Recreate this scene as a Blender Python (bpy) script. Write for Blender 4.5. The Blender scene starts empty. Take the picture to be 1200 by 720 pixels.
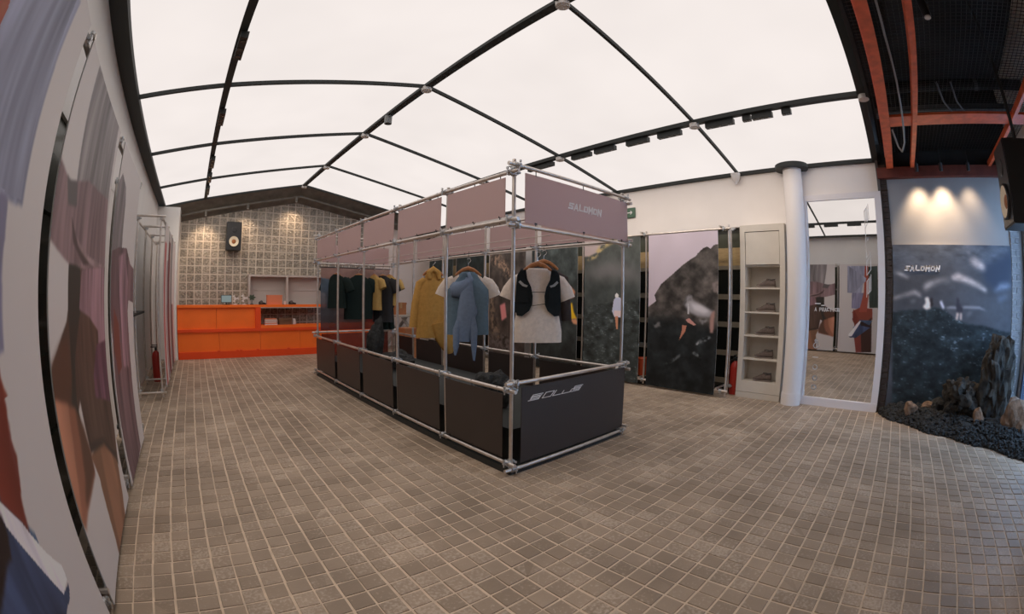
import bpy, bmesh, math, random
import numpy as np
from mathutils import Matrix, Vector, Euler

# ------------------------------------------------------------------ camera, world, exposure
scene = bpy.context.scene
col = scene.collection
cam = bpy.data.cameras.new('camera')
cam_ob = bpy.data.objects.new('camera', cam)
col.objects.link(cam_ob)
scene.camera = cam_ob
cam_ob.location = (0, 0, 1.4)
CAM_AX = ((0.754802, -0.655819, 0.01324), (0.006854, 0.028068, 0.999583), (-0.655917, -0.754396, 0.02568))
cam_ob.rotation_euler = Matrix(CAM_AX).transposed().to_euler()
cam.type = 'PANO'                       # the photograph is a wide fisheye shot
cam.panorama_type = 'FISHEYE_LENS_POLYNOMIAL'
cam.sensor_width = 36
cam.sensor_height = 21.6
cam.fisheye_fov = 3.1
cam.fisheye_polynomial_k0 = 0
cam.fisheye_polynomial_k1 = -0.0641992283
cam.fisheye_polynomial_k2 = -0.000404694688
cam.fisheye_polynomial_k3 = 5.56029367e-05
cam.fisheye_polynomial_k4 = -2.05369455e-06
cam.clip_start = 0.02

world = bpy.data.worlds.new('sky')
scene.world = world
world.use_nodes = True
bg = world.node_tree.nodes['Background']
bg.inputs[0].default_value = (0.40, 0.64, 1.0, 1)      # plain blue daylight beyond the shopfront
bg.inputs[1].default_value = 6.0

scene.view_settings.view_transform = 'Standard'
scene.view_settings.look = 'None'
scene.view_settings.gamma = 1
scene.view_settings.use_curve_mapping = False
scene.view_settings.exposure = 0.12
CEIL_LIGHT = 0.92                       # radiance of the luminous stretch ceiling

random.seed(7)
rng = np.random.default_rng(11)

# ------------------------------------------------------------------ helpers
def lin(c):
    return tuple(((v / 255) / 12.92 if v / 255 <= .04045 else ((v / 255 + .055) / 1.055) ** 2.4) for v in c)

class MB:
    """collects simple shapes into one mesh"""
    def __init__(s):
        s.v = []; s.f = []; s.sm = []
    def add(s, vs, fs, smooth=False):
        n = len(s.v); s.v += [tuple(v) for v in vs]
        s.f += [tuple(i + n for i in f) for f in fs]; s.sm += [smooth] * len(fs)
        return s
    def box(s, x0, x1, y0, y1, z0, z1, M=None):
        vs = [Vector((x, y, z)) for z in (z0, z1) for y in (y0, y1) for x in (x0, x1)]
        if M is not None: vs = [M @ v for v in vs]
        return s.add(vs, [(0, 2, 3, 1), (4, 5, 7, 6), (0, 1, 5, 4), (2, 6, 7, 3), (0, 4, 6, 2), (1, 3, 7, 5)])
    def cyl(s, p0, p1, r, n=12, r1=None, caps=True):
        p0 = Vector(p0); p1 = Vector(p1); d = (p1 - p0).normalized()
        a = d.orthogonal().normalized(); b = d.cross(a)
        r1 = r if r1 is None else r1
        vs = []
        for p, rr in ((p0, r), (p1, r1)):
            vs += [p + (a * math.cos(2 * math.pi * i / n) + b * math.sin(2 * math.pi * i / n)) * rr for i in range(n)]
        s.add(vs, [(i, (i + 1) % n, n + (i + 1) % n, n + i) for i in range(n)], True)
        if caps: s.add(vs, [tuple(range(n - 1, -1, -1)), tuple(range(n, 2 * n))])
        return s
    def tube(s, pts, r, n=8):
        for a, b in zip(pts[:-1], pts[1:]): s.cyl(a, b, r, n)
        return s
    def loft(s, rings, closed=True, caps=True, smooth=True):
        n = len(rings[0]); vs = [v for r in rings for v in r]; fs = []
        for k in range(len(rings) - 1):
            for i in range(n if closed else n - 1):
                j = (i + 1) % n
                fs.append((k * n + i, k * n + j, (k + 1) * n + j, (k + 1) * n + i))
        s.add(vs, fs, smooth)
        if caps: s.add(vs, [tuple(range(n - 1, -1, -1)), tuple(range((len(rings) - 1) * n, len(rings) * n))])
        return s
    def prism(s, poly, fn, t0, t1):
        """poly in 2-D, fn(u, v, t) -> world point"""
        n = len(poly)
        vs = [fn(u, v, t0) for u, v in poly] + [fn(u, v, t1) for u, v in poly]
        s.add(vs, [tuple(range(n - 1, -1, -1)), tuple(range(n, 2 * n))] + [(i, (i + 1) % n, n + (i + 1) % n, n + i) for i in range(n)])
        return s
    def xf(s, M, start=0):
        s.v[start:] = [tuple(M @ Vector(v)) for v in s.v[start:]]
        return s
    def mesh(s, name, m=None):
        me = bpy.data.meshes.new(name)
        me.from_pydata(s.v, [], s.f)
        me.polygons.foreach_set('use_smooth', s.sm)
        if m: me.materials.append(m)
        b = bmesh.new(); b.from_mesh(me); bmesh.ops.recalc_face_normals(b, faces=b.faces); b.to_mesh(me); b.free()
        me.update()
        return me
    def build(s, name, m=None, parent=None):
        return link(name, s.mesh(name, m), parent)

def link(name, data, parent=None):
    o = bpy.data.objects.new(name, data)
    col.objects.link(o)
    if parent is not None: attach(o, parent)
    return o

def attach(o, parent):
    o.parent = parent
    if parent.type == 'EMPTY': o.matrix_parent_inverse = Matrix.Translation(-parent.location)
    else: o.matrix_parent_inverse = Matrix.Translation(-parent.location) if parent.location.length > 0 else Matrix()

def tag(o, label, cat, group=None):
    o['label'] = label; o['category'] = cat
    if group: o['group'] = group
    return o

def thing(name, loc, label, cat, group=None):
    o = link(name, None); o.location = loc
    return tag(o, label, cat, group)

def struct(name, loc=(0, 0, 0), label=None):
    o = link(name, None); o.location = loc; o['kind'] = 'structure'
    if label: o['label'] = label
    return o

def place(mesh, name, parent, loc, rot=(0, 0, 0), scale=(1, 1, 1)):
    o = bpy.data.objects.new(name, mesh); col.objects.link(o)
    o.location = loc; o.rotation_euler = rot; o.scale = scale
    if parent is not None: attach(o, parent)
    return o

# ------------------------------------------------------------------ materials
def mat(name, c, rough=.6, metal=0, var=0, vscale=8, bump=0, bscale=40, spec=.5, coat=0, stretch=None):
    m = bpy.data.materials.new(name); m.use_nodes = True
    nt = m.node_tree; b = nt.nodes['Principled BSDF']
    b.inputs['Base Color'].default_value = (*c, 1)
    b.inputs['Roughness'].default_value = rough; b.inputs['Metallic'].default_value = metal
    b.inputs['Specular IOR Level'].default_value = spec
    if coat: b.inputs['Coat Weight'].default_value = coat; b.inputs['Coat Roughness'].default_value = .15
    def coords():
        g = nt.nodes.new('ShaderNodeNewGeometry')
        if stretch is None: return g.outputs['Position']
        mp = nt.nodes.new('ShaderNodeMapping'); mp.inputs['Scale'].default_value = stretch
        nt.links.new(g.outputs['Position'], mp.inputs[0]); return mp.outputs[0]
    if var:
        n = nt.nodes.new('ShaderNodeTexNoise'); n.inputs['Scale'].default_value = vscale; n.inputs['Detail'].default_value = 5
        nt.links.new(coords(), n.inputs['Vector'])
        r = nt.nodes.new('ShaderNodeMapRange'); r.inputs[1].default_value = .3; r.inputs[2].default_value = .7
        r.inputs[3].default_value = 1 - var; r.inputs[4].default_value = 1 + var
        nt.links.new(n.outputs[0], r.inputs[0])
        mx = nt.nodes.new('ShaderNodeVectorMath'); mx.operation = 'SCALE'; mx.inputs[0].default_value = c
        nt.links.new(r.outputs[0], mx.inputs['Scale']); nt.links.new(mx.outputs[0], b.inputs['Base Color'])
    if bump:
        n = nt.nodes.new('ShaderNodeTexNoise'); n.inputs['Scale'].default_value = bscale; n.inputs['Detail'].default_value = 4
        nt.links.new(coords(), n.inputs['Vector'])
        bp = nt.nodes.new('ShaderNodeBump'); bp.inputs['Strength'].default_value = bump; bp.inputs['Distance'].default_value = .02
        nt.links.new(n.outputs[0], bp.inputs['Height']); nt.links.new(bp.outputs[0], b.inputs['Normal'])
    return m

def emis(name, c, s):
    m = bpy.data.materials.new(name); m.use_nodes = True; nt = m.node_tree; nt.nodes.clear()
    e = nt.nodes.new('ShaderNodeEmission'); o = nt.nodes.new('ShaderNodeOutputMaterial')
    e.inputs[0].default_value = (*c, 1); e.inputs[1].default_value = s; nt.links.new(e.outputs[0], o.inputs[0])
    return m

def clear_mat(name, c, alpha, rough=.1, gloss=.06):
    """thin see-through sheet: part transparent, part tinted, a little gloss"""
    m = bpy.data.materials.new(name); m.use_nodes = True; nt = m.node_tree; nt.nodes.clear()
    o = nt.nodes.new('ShaderNodeOutputMaterial'); t = nt.nodes.new('ShaderNodeBsdfTransparent'); d = nt.nodes.new('ShaderNodeBsdfDiffuse')
    g = nt.nodes.new('ShaderNodeBsdfGlossy'); g.inputs['Roughness'].default_value = rough; d.inputs[0].default_value = (*c, 1)
    a = nt.nodes.new('ShaderNodeMixShader'); a.inputs[0].default_value = alpha
    b = nt.nodes.new('ShaderNodeMixShader'); b.inputs[0].default_value = gloss
    nt.links.new(t.outputs[0], a.inputs[1]); nt.links.new(d.outputs[0], a.inputs[2])
    nt.links.new(a.outputs[0], b.inputs[1]); nt.links.new(g.outputs[0], b.inputs[2]); nt.links.new(b.outputs[0], o.inputs[0])
    return m

M = {}
M['wall'] = mat('wall_paint', (.86, .81, .78), .7, var=.03, vscale=2)
M['wall_grey'] = mat('wall_paint_grey', (.82, .80, .775), .7, var=.03, vscale=2)
M['wall_warm'] = mat('wall_paint_warm', (.76, .66, .61), .7, var=.03, vscale=2)
M['black'] = mat('black_metal', (.022, .026, .025), .65)
M['blackplastic'] = mat('black_plastic', (.02, .02, .022), .35)
M['steel'] = mat('galvanised_tube', (.66, .60, .55), .36, .85, var=.12, vscale=14)
M['clamp'] = mat('galvanised_clamp', (.56, .57, .58), .38, .85, var=.25, vscale=60)
def trans_mat(name, c, tr):
    """thin vinyl: some of the light behind it comes through"""
    m = bpy.data.materials.new(name); m.use_nodes = True; nt = m.node_tree; b = nt.nodes['Principled BSDF']
    b.inputs['Base Color'].default_value = (*c, 1); b.inputs['Roughness'].default_value = .4
    t = nt.nodes.new('ShaderNodeBsdfTranslucent'); t.inputs[0].default_value = (*c, 1)
    x = nt.nodes.new('ShaderNodeMixShader'); x.inputs[0].default_value = tr
    nt.links.new(b.outputs[0], x.inputs[1]); nt.links.new(t.outputs[0], x.inputs[2]); nt.links.new(x.outputs[0], nt.nodes['Material Output'].inputs[0])
    return m
M['mauve'] = trans_mat('mauve_vinyl', (.72, .56, .55), .5)
M['dark_panel'] = mat('dark_brown_panel', (.042, .031, .027), .45, var=.05, vscale=2)
M['white_print'] = mat('white_lettering', (.9, .87, .86), .6)
M['orange'] = mat('orange_board', (1.0, .185, .02), .45, var=.06, vscale=3)
M['orange_dark'] = mat('deep_orange_board', (.84, .075, .010), .45, var=.06, vscale=3)
M['beam_orange'] = mat('orange_steel', (.80, .15, .055), .5, var=.2, vscale=9)
M['beam_rust'] = mat('rust_red_steel', (.16, .035, .02), .6, var=.2, vscale=9)
M['soffit'] = mat('dark_soffit', (.15, .14, .122), .6, var=.25, vscale=6)
M['mortar'] = mat('mortar', (.60, .53, .455), .8, var=.06, vscale=20)
M['void'] = mat('dark_void', (.018, .02, .02), .8, var=.3, vscale=3)
M['duct'] = mat('duct_grey', (.10, .105, .10), .6, .2, var=.2, vscale=6)
M['cream'] = mat('cream_cone', (.85, .74, .55), .5)
M['ply'] = mat('warm_wood', (.40, .20, .08), .45, var=.25, vscale=12, stretch=(1, 1, 8))
M['wood_hanger'] = mat('hanger_wood', (.42, .17, .06), .4, var=.2, vscale=30)
M['chrome'] = mat('bright_steel', (.75, .75, .75), .2, 1)
M['white'] = mat('white_paint', (.70, .67, .66), .5)
M['cabinet'] = mat('cabinet_grey', (.66, .61, .54), .5, var=.03)
M['red'] = mat('extinguisher_red', (.45, .03, .02), .35)
M['rock'] = mat('lava_rock', (.020, .021, .021), .85, var=.6, vscale=14, bump=.9, bscale=26)
M['rock_tan'] = mat('tan_rock', (.20, .125, .08), .85, var=.45, vscale=16, bump=.8, bscale=30)
M['glass'] = clear_mat('window_glass', (.5, .6, .65), .04, .02, .08)
ART = {
 'p1': [
  ([(1.49, 2.4), (1.492, 1.665), (1.064, 1.657), (0.941, 2.399)], (150, 153, 176), 0.004, 'fold'),
  ([(1.35, 1.663), (1.36, 1.245), (1.054, 1.221), (0.997, 1.669)], (128, 126, 152), 0.006, 'fold'),
  ([(0.89, 2.376), (0.59, 2.4), (0.563, 1.277), (0.821, 1.27)], (62, 72, 68), 0.004, 'fold'),
  ([(1.405, 1.042), (1.296, 1.186), (1.125, 1.261), (0.73, 1.249), (0.719, 0.951), (1.181, 0.887), (1.291, 0.86)], (140, 70, 55), 0.006, ''),
  ([(1.266, 0.533), (1.051, 0.706), (0.989, 0.057), (1.168, 0.046)], (135, 66, 58), 0.006, ''),
  ([(1.069, 0.706), (0.748, 1.019), (0.703, 0.074), (1, 0.056)], (70, 48, 42), 0.006, ''),
  ([(0.967, 2.399), (0.864, 2.399), (0.857, 1.614), (0.895, 1.152), (1.14, 1.144), (0.997, 1.681)], (165, 82, 66), 0.006, ''),
  ([(1.457, 0.595), (1.277, 0.732), (1.132, 0.936), (0.718, 0.928), (0.863, 0.714), (1.274, 0.533)], (78, 98, 128), 0.005, 'fold'),
  ([(1.29, 0), (1.8, 0), (1.8, 1.12), (1.29, 1.12)], (205, 199, 198), 0, ''),
  ([(0.865, 2.02), (0.925, 2.055), (0.928, 2.02), (0.929, 1.995)], (165, 95, 70), 0.01, ''),
  ([(1.435, 2.39), (1.45, 2.243), (1.451, 2.154), (1.459, 2.076), (1.466, 1.998), (1.462, 1.901), (1.468, 1.787), (1.474, 1.682), (1.354, 1.678), (1.274, 1.681), (1.055, 1.886), (0.938, 1.991), (0.936, 2.041), (0.92, 2.066)], (146, 149, 170), 0.002, 'fold'),
  ([(1.279, 1.673), (1.343, 1.668), (1.362, 1.554), (1.321, 1.459), (1.27, 1.59)], (128, 126, 150), 0.003, ''),
  ([(1.3, 1.221), (1.308, 1.179), (1.322, 1.094), (1.307, 1.005), (1.33, 0.95), (1.297, 0.879), (1.27, 0.843), (1.248, 0.742), (1.211, 0.798), (1.109, 0.9), (1.124, 0.961)], (132, 60, 48), 0.003, 'skin'),
  ([(1.324, 1.064), (1.311, 0.994), (1.313, 0.93), (1.293, 0.881), (1.289, 0.906), (1.288, 0.976)], (120, 62, 58), 0.003, ''),
  ([(1.063, 0.899), (1.107, 0.899), (1.211, 0.798), (1.248, 0.742), (1.331, 0.628), (1.423, 0.532), (1.415, 0.478), (1.309, 0.478), (1.188, 0.685), (1.086, 0.837), (1.068, 0.869)], (222, 217, 226), 0.002, 'fold'),
  ([(1.076, 0.875), (1.091, 0.84), (1.193, 0.687), (1.32, 0.481), (1.409, 0.468), (1.399, 0.453), (1.353, 0.437), (1.276, 0.445), (1.204, 0.432), (0.736, 0.771), (1.032, 0.908)], (68, 80, 112), 0.002, 'fold'),
  ([(1.024, 0.889), (1.082, 0.879), (1.085, 0.828), (1.044, 0.773), (0.995, 0.777), (0.917, 0.76), (0.78, 0.741), (0.736, 0.771)], (48, 36, 36), 0.006, ''),
 ],
 'p2': [
  ([(2.111, 2.445), (2.134, 2.264), (2.169, 2.068), (2.195, 1.902), (2.232, 1.783), (3.063, 1.927), (3.044, 2.226), (3.007, 2.461), (2.546, 2.474)], (132, 126, 127), 0.003, 'fold'),
  ([(1.871, 1.924), (1.854, 1.745), (1.846, 1.612), (1.98, 1.579), (2.105, 1.55), (2.236, 1.525), (2.617, 1.514), (3.121, 1.568), (3.058, 1.981), (2.439, 1.962), (2.195, 1.902), (2.069, 1.873)], (128, 106, 109), 0.003, 'fold'),
  ([(2.013, 1.89), (2.099, 1.779), (2.262, 1.796), (2.212, 1.906), (2.083, 1.884)], (98, 92, 92), 0.003, ''),
  ([(2.281, 1.672), (2.599, 1.598), (3.032, 1.569), (2.822, 1.543), (2.438, 1.586)], (160, 136, 138), 0.004, 'fold'),
  ([(2.182, 1.744), (2.371, 1.622), (2.653, 1.557), (2.506, 1.544), (2.26, 1.631)], (84, 68, 68), 0.004, ''),
  ([(2.193, 1.534), (2.198, 1.343), (2.162, 1.281), (2.078, 1.233), (1.975, 1.173), (1.878, 1.126), (1.851, 1.022), (1.84, 0.935), (2.2, 0.843), (2.299, 0.901), (2.345, 0.622), (2.507, 0.624), (2.747, 0.569), (3.024, 0.315), (3.101, 0.494), (3.164, 0.765), (3.191, 1.222), (3.182, 1.572), (2.616, 1.519)], (84, 66, 58), 0.003, 'fold'),
  ([(2.201, 1.534), (2.431, 1.527), (2.461, 1.335), (2.286, 1.105), (2.231, 0.916), (2.256, 0.787), (2.097, 0.831), (2.191, 1.041), (2.209, 1.191), (2.198, 1.343)], (58, 54, 50), 0.006, ''),
  ([(2.471, 1.521), (3.091, 1.567), (3.191, 1.222), (3.124, 1.075), (2.883, 1.051), (2.895, 1.184), (2.665, 1.275), (2.422, 1.324)], (150, 118, 126), 0.004, 'fold'),
  ([(2.822, 1.107), (3.135, 1.112), (3.135, 0.882), (3.097, 0.723), (2.667, 0.838), (2.686, 0.958)], (104, 72, 86), 0.006, 'fold'),
  ([(1.872, 1.127), (2.058, 1.206), (2.181, 1.213), (2.191, 1.041), (2.085, 0.91), (1.856, 0.938)], (92, 64, 52), 0.02, ''),
  ([(1.864, 0.996), (2.181, 0.895), (2.256, 0.787), (2.345, 0.622), (2.34, 0.519), (2.149, 0.485), (2.008, 0.462), (1.885, 0.43), (1.845, 0.523), (1.849, 0.632), (1.846, 0.796)], (150, 100, 80), 0.012, 'skin'),
  ([(1.864, 0.996), (2.068, 0.937), (2.044, 0.77), (1.97, 0.601), (1.877, 0.475), (1.845, 0.523), (1.849, 0.632), (1.846, 0.796)], (182, 126, 102), 0.012, 'skin'),
  ([(2.181, 0.895), (2.29, 0.778), (2.345, 0.622), (2.34, 0.533), (2.137, 0.489), (1.996, 0.484), (2.123, 0.581), (2.18, 0.727)], (98, 70, 58), 0.014, ''),
  ([(2.334, 0.612), (2.557, 0.618), (2.745, 0.567), (2.983, 0.434), (3.006, 0.304), (2.938, 0.14), (2.787, -0.013), (2.318, -0.027), (2.389, 0.124), (2.405, 0.273), (2.413, 0.467)], (128, 94, 74), 0.005, 'skin'),
  ([(2.593, 0.572), (2.878, 0.474), (2.904, 0.273), (2.771, 0.097), (2.626, -0.006), (2.444, 0.038), (2.53, 0.266)], (160, 116, 92), 0.016, 'skin'),
  ([(2.327, 0.672), (2.502, 0.645), (2.736, 0.588), (3.024, 0.403), (3.025, 0.344), (2.706, 0.561), (2.409, 0.609)], (64, 54, 50), 0.012, ''),
 ],
 'p3': [
  ([(3.439, 2.253), (3.246, 2.104), (3.198, 1.979), (3.259, 1.649), (3.753, 1.739), (3.749, 2.081), (3.677, 2.199)], (128, 120, 122), 0.003, 'fold'),
  ([(3.283, 1.679), (3.597, 1.737), (4.013, 1.77), (4.277, 1.654), (4.738, 1.599), (4.905, 1.309), (4.616, 1.307), (4.201, 1.345), (4.143, 1.253), (4.18, 1.049), (4.194, 0.776), (4.184, 0.402), (4.176, 0.06), (3.404, 0.005), (3.346, 0.606), (3.358, 1.079), (3.266, 1.425)], (112, 88, 93), 0.003, 'fold'),
  ([(3.618, 1.677), (3.955, 1.73), (4.165, 1.503), (4.084, 1.078), (4.065, 0.796), (3.786, 0.838), (3.775, 1.169)], (152, 120, 130), 0.006, 'fold'),
  ([(3.437, 1.308), (3.65, 1.176), (3.701, 0.851), (3.508, 0.819), (3.409, 1.015)], (120, 70, 62), 0.004, ''),
 ],
 'rA': [
  ([(3.623, 1.231), (3.438, 1.355), (3.471, 1.446), (3.351, 1.617), (3.128, 1.783), (2.983, 1.895), (2.868, 1.967), (2.755, 2.026), (2.727, 2.062), (2.643, 2.133), (2.574, 2.155), (2.52, 2.122), (2.465, 2.174), (2.344, 2.187), (2.23, -0.092), (3.628, -0.312)], (66, 62, 60), 0.003, 'rock'),
  ([(3.651, 1.096), (3.117, 1.118), (2.756, 1.034), (2.306, 0.996), (2.23, -0.092), (3.628, -0.312)], (24, 28, 30), 0.06, 'rock'),
  ([(2.948, 1.314), (2.893, 1.403), (2.794, 1.38), (2.667, 1.321), (2.501, 1.241), (2.447, 1.218), (2.526, 1.143), (2.718, 1.147), (2.86, 1.204)], (150, 148, 155), 0.02, ''),
  ([(2.835, 1.33), (2.667, 1.309), (2.528, 1.228), (2.609, 1.188), (2.776, 1.232)], (188, 186, 194), 0.02, ''),
  ([(2.922, 1.428), (2.866, 1.466), (2.809, 1.442), (2.807, 1.368), (2.892, 1.366), (2.934, 1.315), (2.976, 1.301)], (128, 126, 130), 0.006, 'rock'),
  ([(2.891, 1.328), (2.87, 1.329), (2.859, 1.179), (2.887, 1.178)], (176, 176, 180), 0.004, ''),
  ([(2.913, 1.089), (2.857, 1.117), (2.741, 1.022), (2.783, 1.014), (2.883, 1.053)], (178, 130, 122), 0.004, ''),
  ([(2.968, 1.011), (2.896, 1.002), (2.921, 0.912), (3.016, 0.779), (2.978, 0.909)], (168, 112, 92), 0.004, ''),
  ([(2.5, 1.204), (2.448, 1.242), (2.454, 1.025), (2.463, 0.915), (2.517, 0.924), (2.524, 1.094)], (150, 118, 112), 0.006, ''),
  ([(2.495, 1.628), (2.401, 1.664), (2.359, 1.461), (2.453, 1.483), (2.521, 1.555)], (118, 108, 106), 0.01, 'speck'),
  ([(2.743, 0.736), (2.65, 0.83), (2.529, 0.874), (2.487, 0.853), (2.62, 0.77), (2.713, 0.701)], (150, 154, 160), 0.012, 'speck'),
  ([(2.793, 0.607), (2.724, 0.638), (2.622, 0.559), (2.691, 0.553)], (140, 146, 150), 0.012, 'speck'),
  ([(3.279, 0.379), (3.119, 0.487), (2.95, 0.606), (2.906, 0.597), (3.088, 0.451)], (88, 92, 94), 0.012, 'speck'),
  ([(3.491, 0.997), (3.369, 1.042), (3.336, 0.966), (3.442, 0.933)], (98, 98, 100), 0.012, 'speck'),
  ([(2.717, 1.11), (2.608, 1.152), (2.551, 1.093), (2.631, 1.028)], (120, 120, 124), 0.012, 'speck'),
 ],
 'rB': [
  ([(4.994, 2.097), (4.799, 2.102), (4.61, 2.166), (4.463, 2.362), (4.319, 2.439), (4.318, 2.642), (4.996, 2.71)], (164, 150, 150), 0.006, ''),
  ([(4.876, 2.076), (4.666, 2.155), (4.5, 2.35), (4.373, 2.399), (4.144, 2.41), (3.94, 2.381), (4.214, 2.316), (4.427, 2.243), (4.647, 2.065), (4.798, 2.027)], (170, 152, 108), 0.02, 'speck'),
  ([(4.951, 1.792), (4.609, 1.931), (4.249, 1.976), (3.825, 1.851), (3.71, 1.659), (4.247, 1.749), (4.607, 1.726)], (108, 106, 108), 0.1, ''),
  ([(4.98, 1.204), (4.599, 1.274), (4.154, 1.341), (3.706, 1.39), (3.628, -0.312), (4.916, -0.542)], (52, 58, 58), 0.008, 'gravel'),
  ([(4.289, 1.168), (4.258, 1.353), (4.207, 1.41), (4.12, 1.397), (4.085, 1.314), (4.099, 1.202), (4.113, 1.076), (4.234, 1.071)], (176, 182, 206), 0.003, ''),
  ([(4.234, 1.438), (4.199, 1.474), (4.156, 1.439), (4.163, 1.397), (4.224, 1.396)], (226, 220, 214), 0.003, ''),
  ([(4.246, 1.184), (4.099, 1.188), (4.096, 1.091), (4.243, 1.085)], (214, 190, 194), 0.003, ''),
  ([(4.226, 1.085), (4.165, 1.088), (4.162, 0.877), (4.193, 0.875)], (188, 132, 104), 0.003, ''),
 ],
 'rC': [
  ([(5.484, 1.679), (5.378, 1.756), (5.294, 1.707), (5.312, 1.552), (5.417, 1.521)], (72, 44, 40), 0.006, ''),
  ([(5.354, 1.552), (5.23, 1.598), (5.106, 1.491), (5.144, 1.383), (5.287, 1.35), (5.227, 1.459)], (188, 130, 104), 0.006, ''),
  ([(5.396, 1.521), (5.291, 1.521), (5.246, 1.336), (5.305, 1.21), (5.37, 1.271)], (140, 108, 150), 0.006, ''),
  ([(5.306, 1.257), (5.183, 1.291), (5.139, 1.123), (5.055, 1.004), (5.238, 0.996), (5.282, 1.118)], (220, 172, 40), 0.005, ''),
  ([(5.217, 0.997), (5.075, 1.003), (5.012, 0.9), (5.133, 0.909)], (196, 140, 110), 0.005, ''),
 ],
 'rD': [
  ([(7.592, 2.317), (7.264, 2.296), (6.947, 2.023), (6.832, 1.734), (6.996, 1.738), (7.228, 1.981), (7.464, 2.046)], (168, 142, 122), 0.03, 'speck'),
  ([(7.636, 1.599), (7.457, 1.709), (7.385, 1.152), (7.139, 0.429), (7.495, 0.586)], (122, 104, 88), 0.05, 'speck'),
  ([(7.211, 1.193), (7.042, 1.252), (6.98, 0.948), (7.147, 0.867)], (204, 130, 130), 0.008, ''),
  ([(7.618, 0.615), (6.918, 0.592), (6.642, 0.296), (6.639, 0.119), (7.611, 0.158)], (92, 84, 82), 0.04, 'speck'),
 ],
 'mural': [
  ([(-0.057, 2.114), (-1.906, 2.199), (-1.877, 1.717), (-1.256, 1.875), (-0.608, 1.901), (-0.047, 1.825)], (78, 84, 94), 0.08, 'streak'),
  ([(-1.39, 1.877), (-1.625, 1.968), (-1.895, 2.078), (-1.876, 1.666), (-1.614, 1.573), (-1.431, 1.706)], (52, 60, 76), 0.05, ''),
  ([(-0.067, 1.807), (-0.169, 1.799), (-0.292, 1.738), (-0.271, 1.716), (-0.169, 1.751)], (150, 150, 154), 0.02, 'streak'),
  ([(-1.193, 1.961), (-1.284, 1.997), (-1.393, 1.938), (-1.458, 1.87), (-1.412, 1.835), (-1.345, 1.868), (-1.256, 1.892)], (172, 164, 164), 0.03, 'streak'),
  ([(-1.165, 2.056), (-1.209, 2.048), (-1.229, 2.022), (-1.196, 2.027)], (140, 140, 146), 0.02, ''),
  ([(-0.913, 1.756), (-1.011, 1.801), (-1.163, 1.752), (-1.34, 1.687), (-1.476, 1.604), (-1.453, 1.578), (-1.295, 1.634), (-1.075, 1.698), (-0.923, 1.721)], (176, 168, 168), 0.02, 'streak'),
  ([(-0.495, 1.617), (-0.541, 1.671), (-0.646, 1.69), (-0.752, 1.727), (-0.88, 1.721), (-0.901, 1.7), (-0.773, 1.693), (-0.646, 1.655), (-0.572, 1.601), (-0.524, 1.565)], (160, 156, 158), 0.025, 'streak'),
  ([(-0.046, 1.475), (-0.23, 1.532), (-0.374, 1.576), (-0.468, 1.537), (-0.462, 1.493), (-0.375, 1.526), (-0.21, 1.496), (-0.067, 1.452)], (164, 160, 162), 0.02, 'streak'),
  ([(-0.293, 1.436), (-0.365, 1.456), (-0.397, 1.444), (-0.335, 1.423)], (120, 122, 128), 0.02, ''),
  ([(-1.579, 1.59), (-1.685, 1.678), (-1.853, 1.699), (-1.871, 1.648), (-1.708, 1.61)], (118, 128, 146), 0.03, 'streak'),
  ([(-1.638, 1.505), (-1.804, 1.544), (-1.828, 1.528), (-1.674, 1.472)], (104, 116, 138), 0.03, ''),
  ([(-0.84, 1.384), (-1.342, 1.405), (-1.48, 1.347), (-1.343, 1.374), (-0.84, 1.363)], (134, 134, 140), 0.012, ''),
  ([(-1.147, 1.285), (-1.211, 1.33), (-1.234, 1.319), (-1.169, 1.277)], (124, 124, 130), 0.02, ''),
  ([(-0.03, 1.286), (-0.234, 1.328), (-0.483, 1.335), (-0.67, 1.376), (-0.82, 1.345), (-0.974, 1.245), (-1.174, 1.183), (-1.444, 1.166), (-1.726, 1.114), (-1.92, 1.103), (-2.115, -0.011), (-0.184, -0.135)], (36, 44, 48), 0.012, 'gravel'),
  ([(-0.525, 1.486), (-0.573, 1.496), (-0.606, 1.426), (-0.608, 1.356), (-0.545, 1.337), (-0.492, 1.371), (-0.527, 1.407)], (214, 202, 196), 0.006, ''),
  ([(-0.596, 1.479), (-0.63, 1.483), (-0.644, 1.392), (-0.611, 1.374)], (40, 34, 36), 0.006, ''),
  ([(-0.736, 1.447), (-0.774, 1.455), (-0.788, 1.422), (-0.819, 1.362), (-0.785, 1.354), (-0.758, 1.404)], (190, 190, 204), 0.006, ''),
  ([(-0.996, 1.497), (-1.027, 1.498), (-1.037, 1.429), (-1.086, 1.387), (-1.093, 1.31), (-1.006, 1.316), (-0.99, 1.385)], (52, 50, 58), 0.006, ''),
  ([(-0.997, 1.315), (-1.032, 1.317), (-1.027, 1.23), (-0.988, 1.225)], (196, 176, 166), 0.006, ''),
  ([(-1.049, 1.317), (-1.084, 1.311), (-1.079, 1.224), (-1.053, 1.231)], (196, 176, 166), 0.006, ''),
 ],
}

# ================================================================== THE ROOM
XL, XR, YB, YF = -1.0, 6.32, 11.0, -2.1
ZE = 3.28                                   # eaves
RIDGE_X, RIDGE_Z = 2.42, 3.99
RAFT = [0.08, 2.17, 4.44, 6.42, 8.50, 10.35]
STRIPS = [(-0.858, 3.27), (0.08, 3.49), (RIDGE_X, RIDGE_Z), (4.80, 3.57), (6.30, 3.28)]

def roof_z(x):
    for (a, za), (b, zb) in zip(STRIPS[:-1], STRIPS[1:]):
        if x <= b or b == STRIPS[-1][0]: return za + (zb - za) * (x - a) / (b - a)

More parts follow.
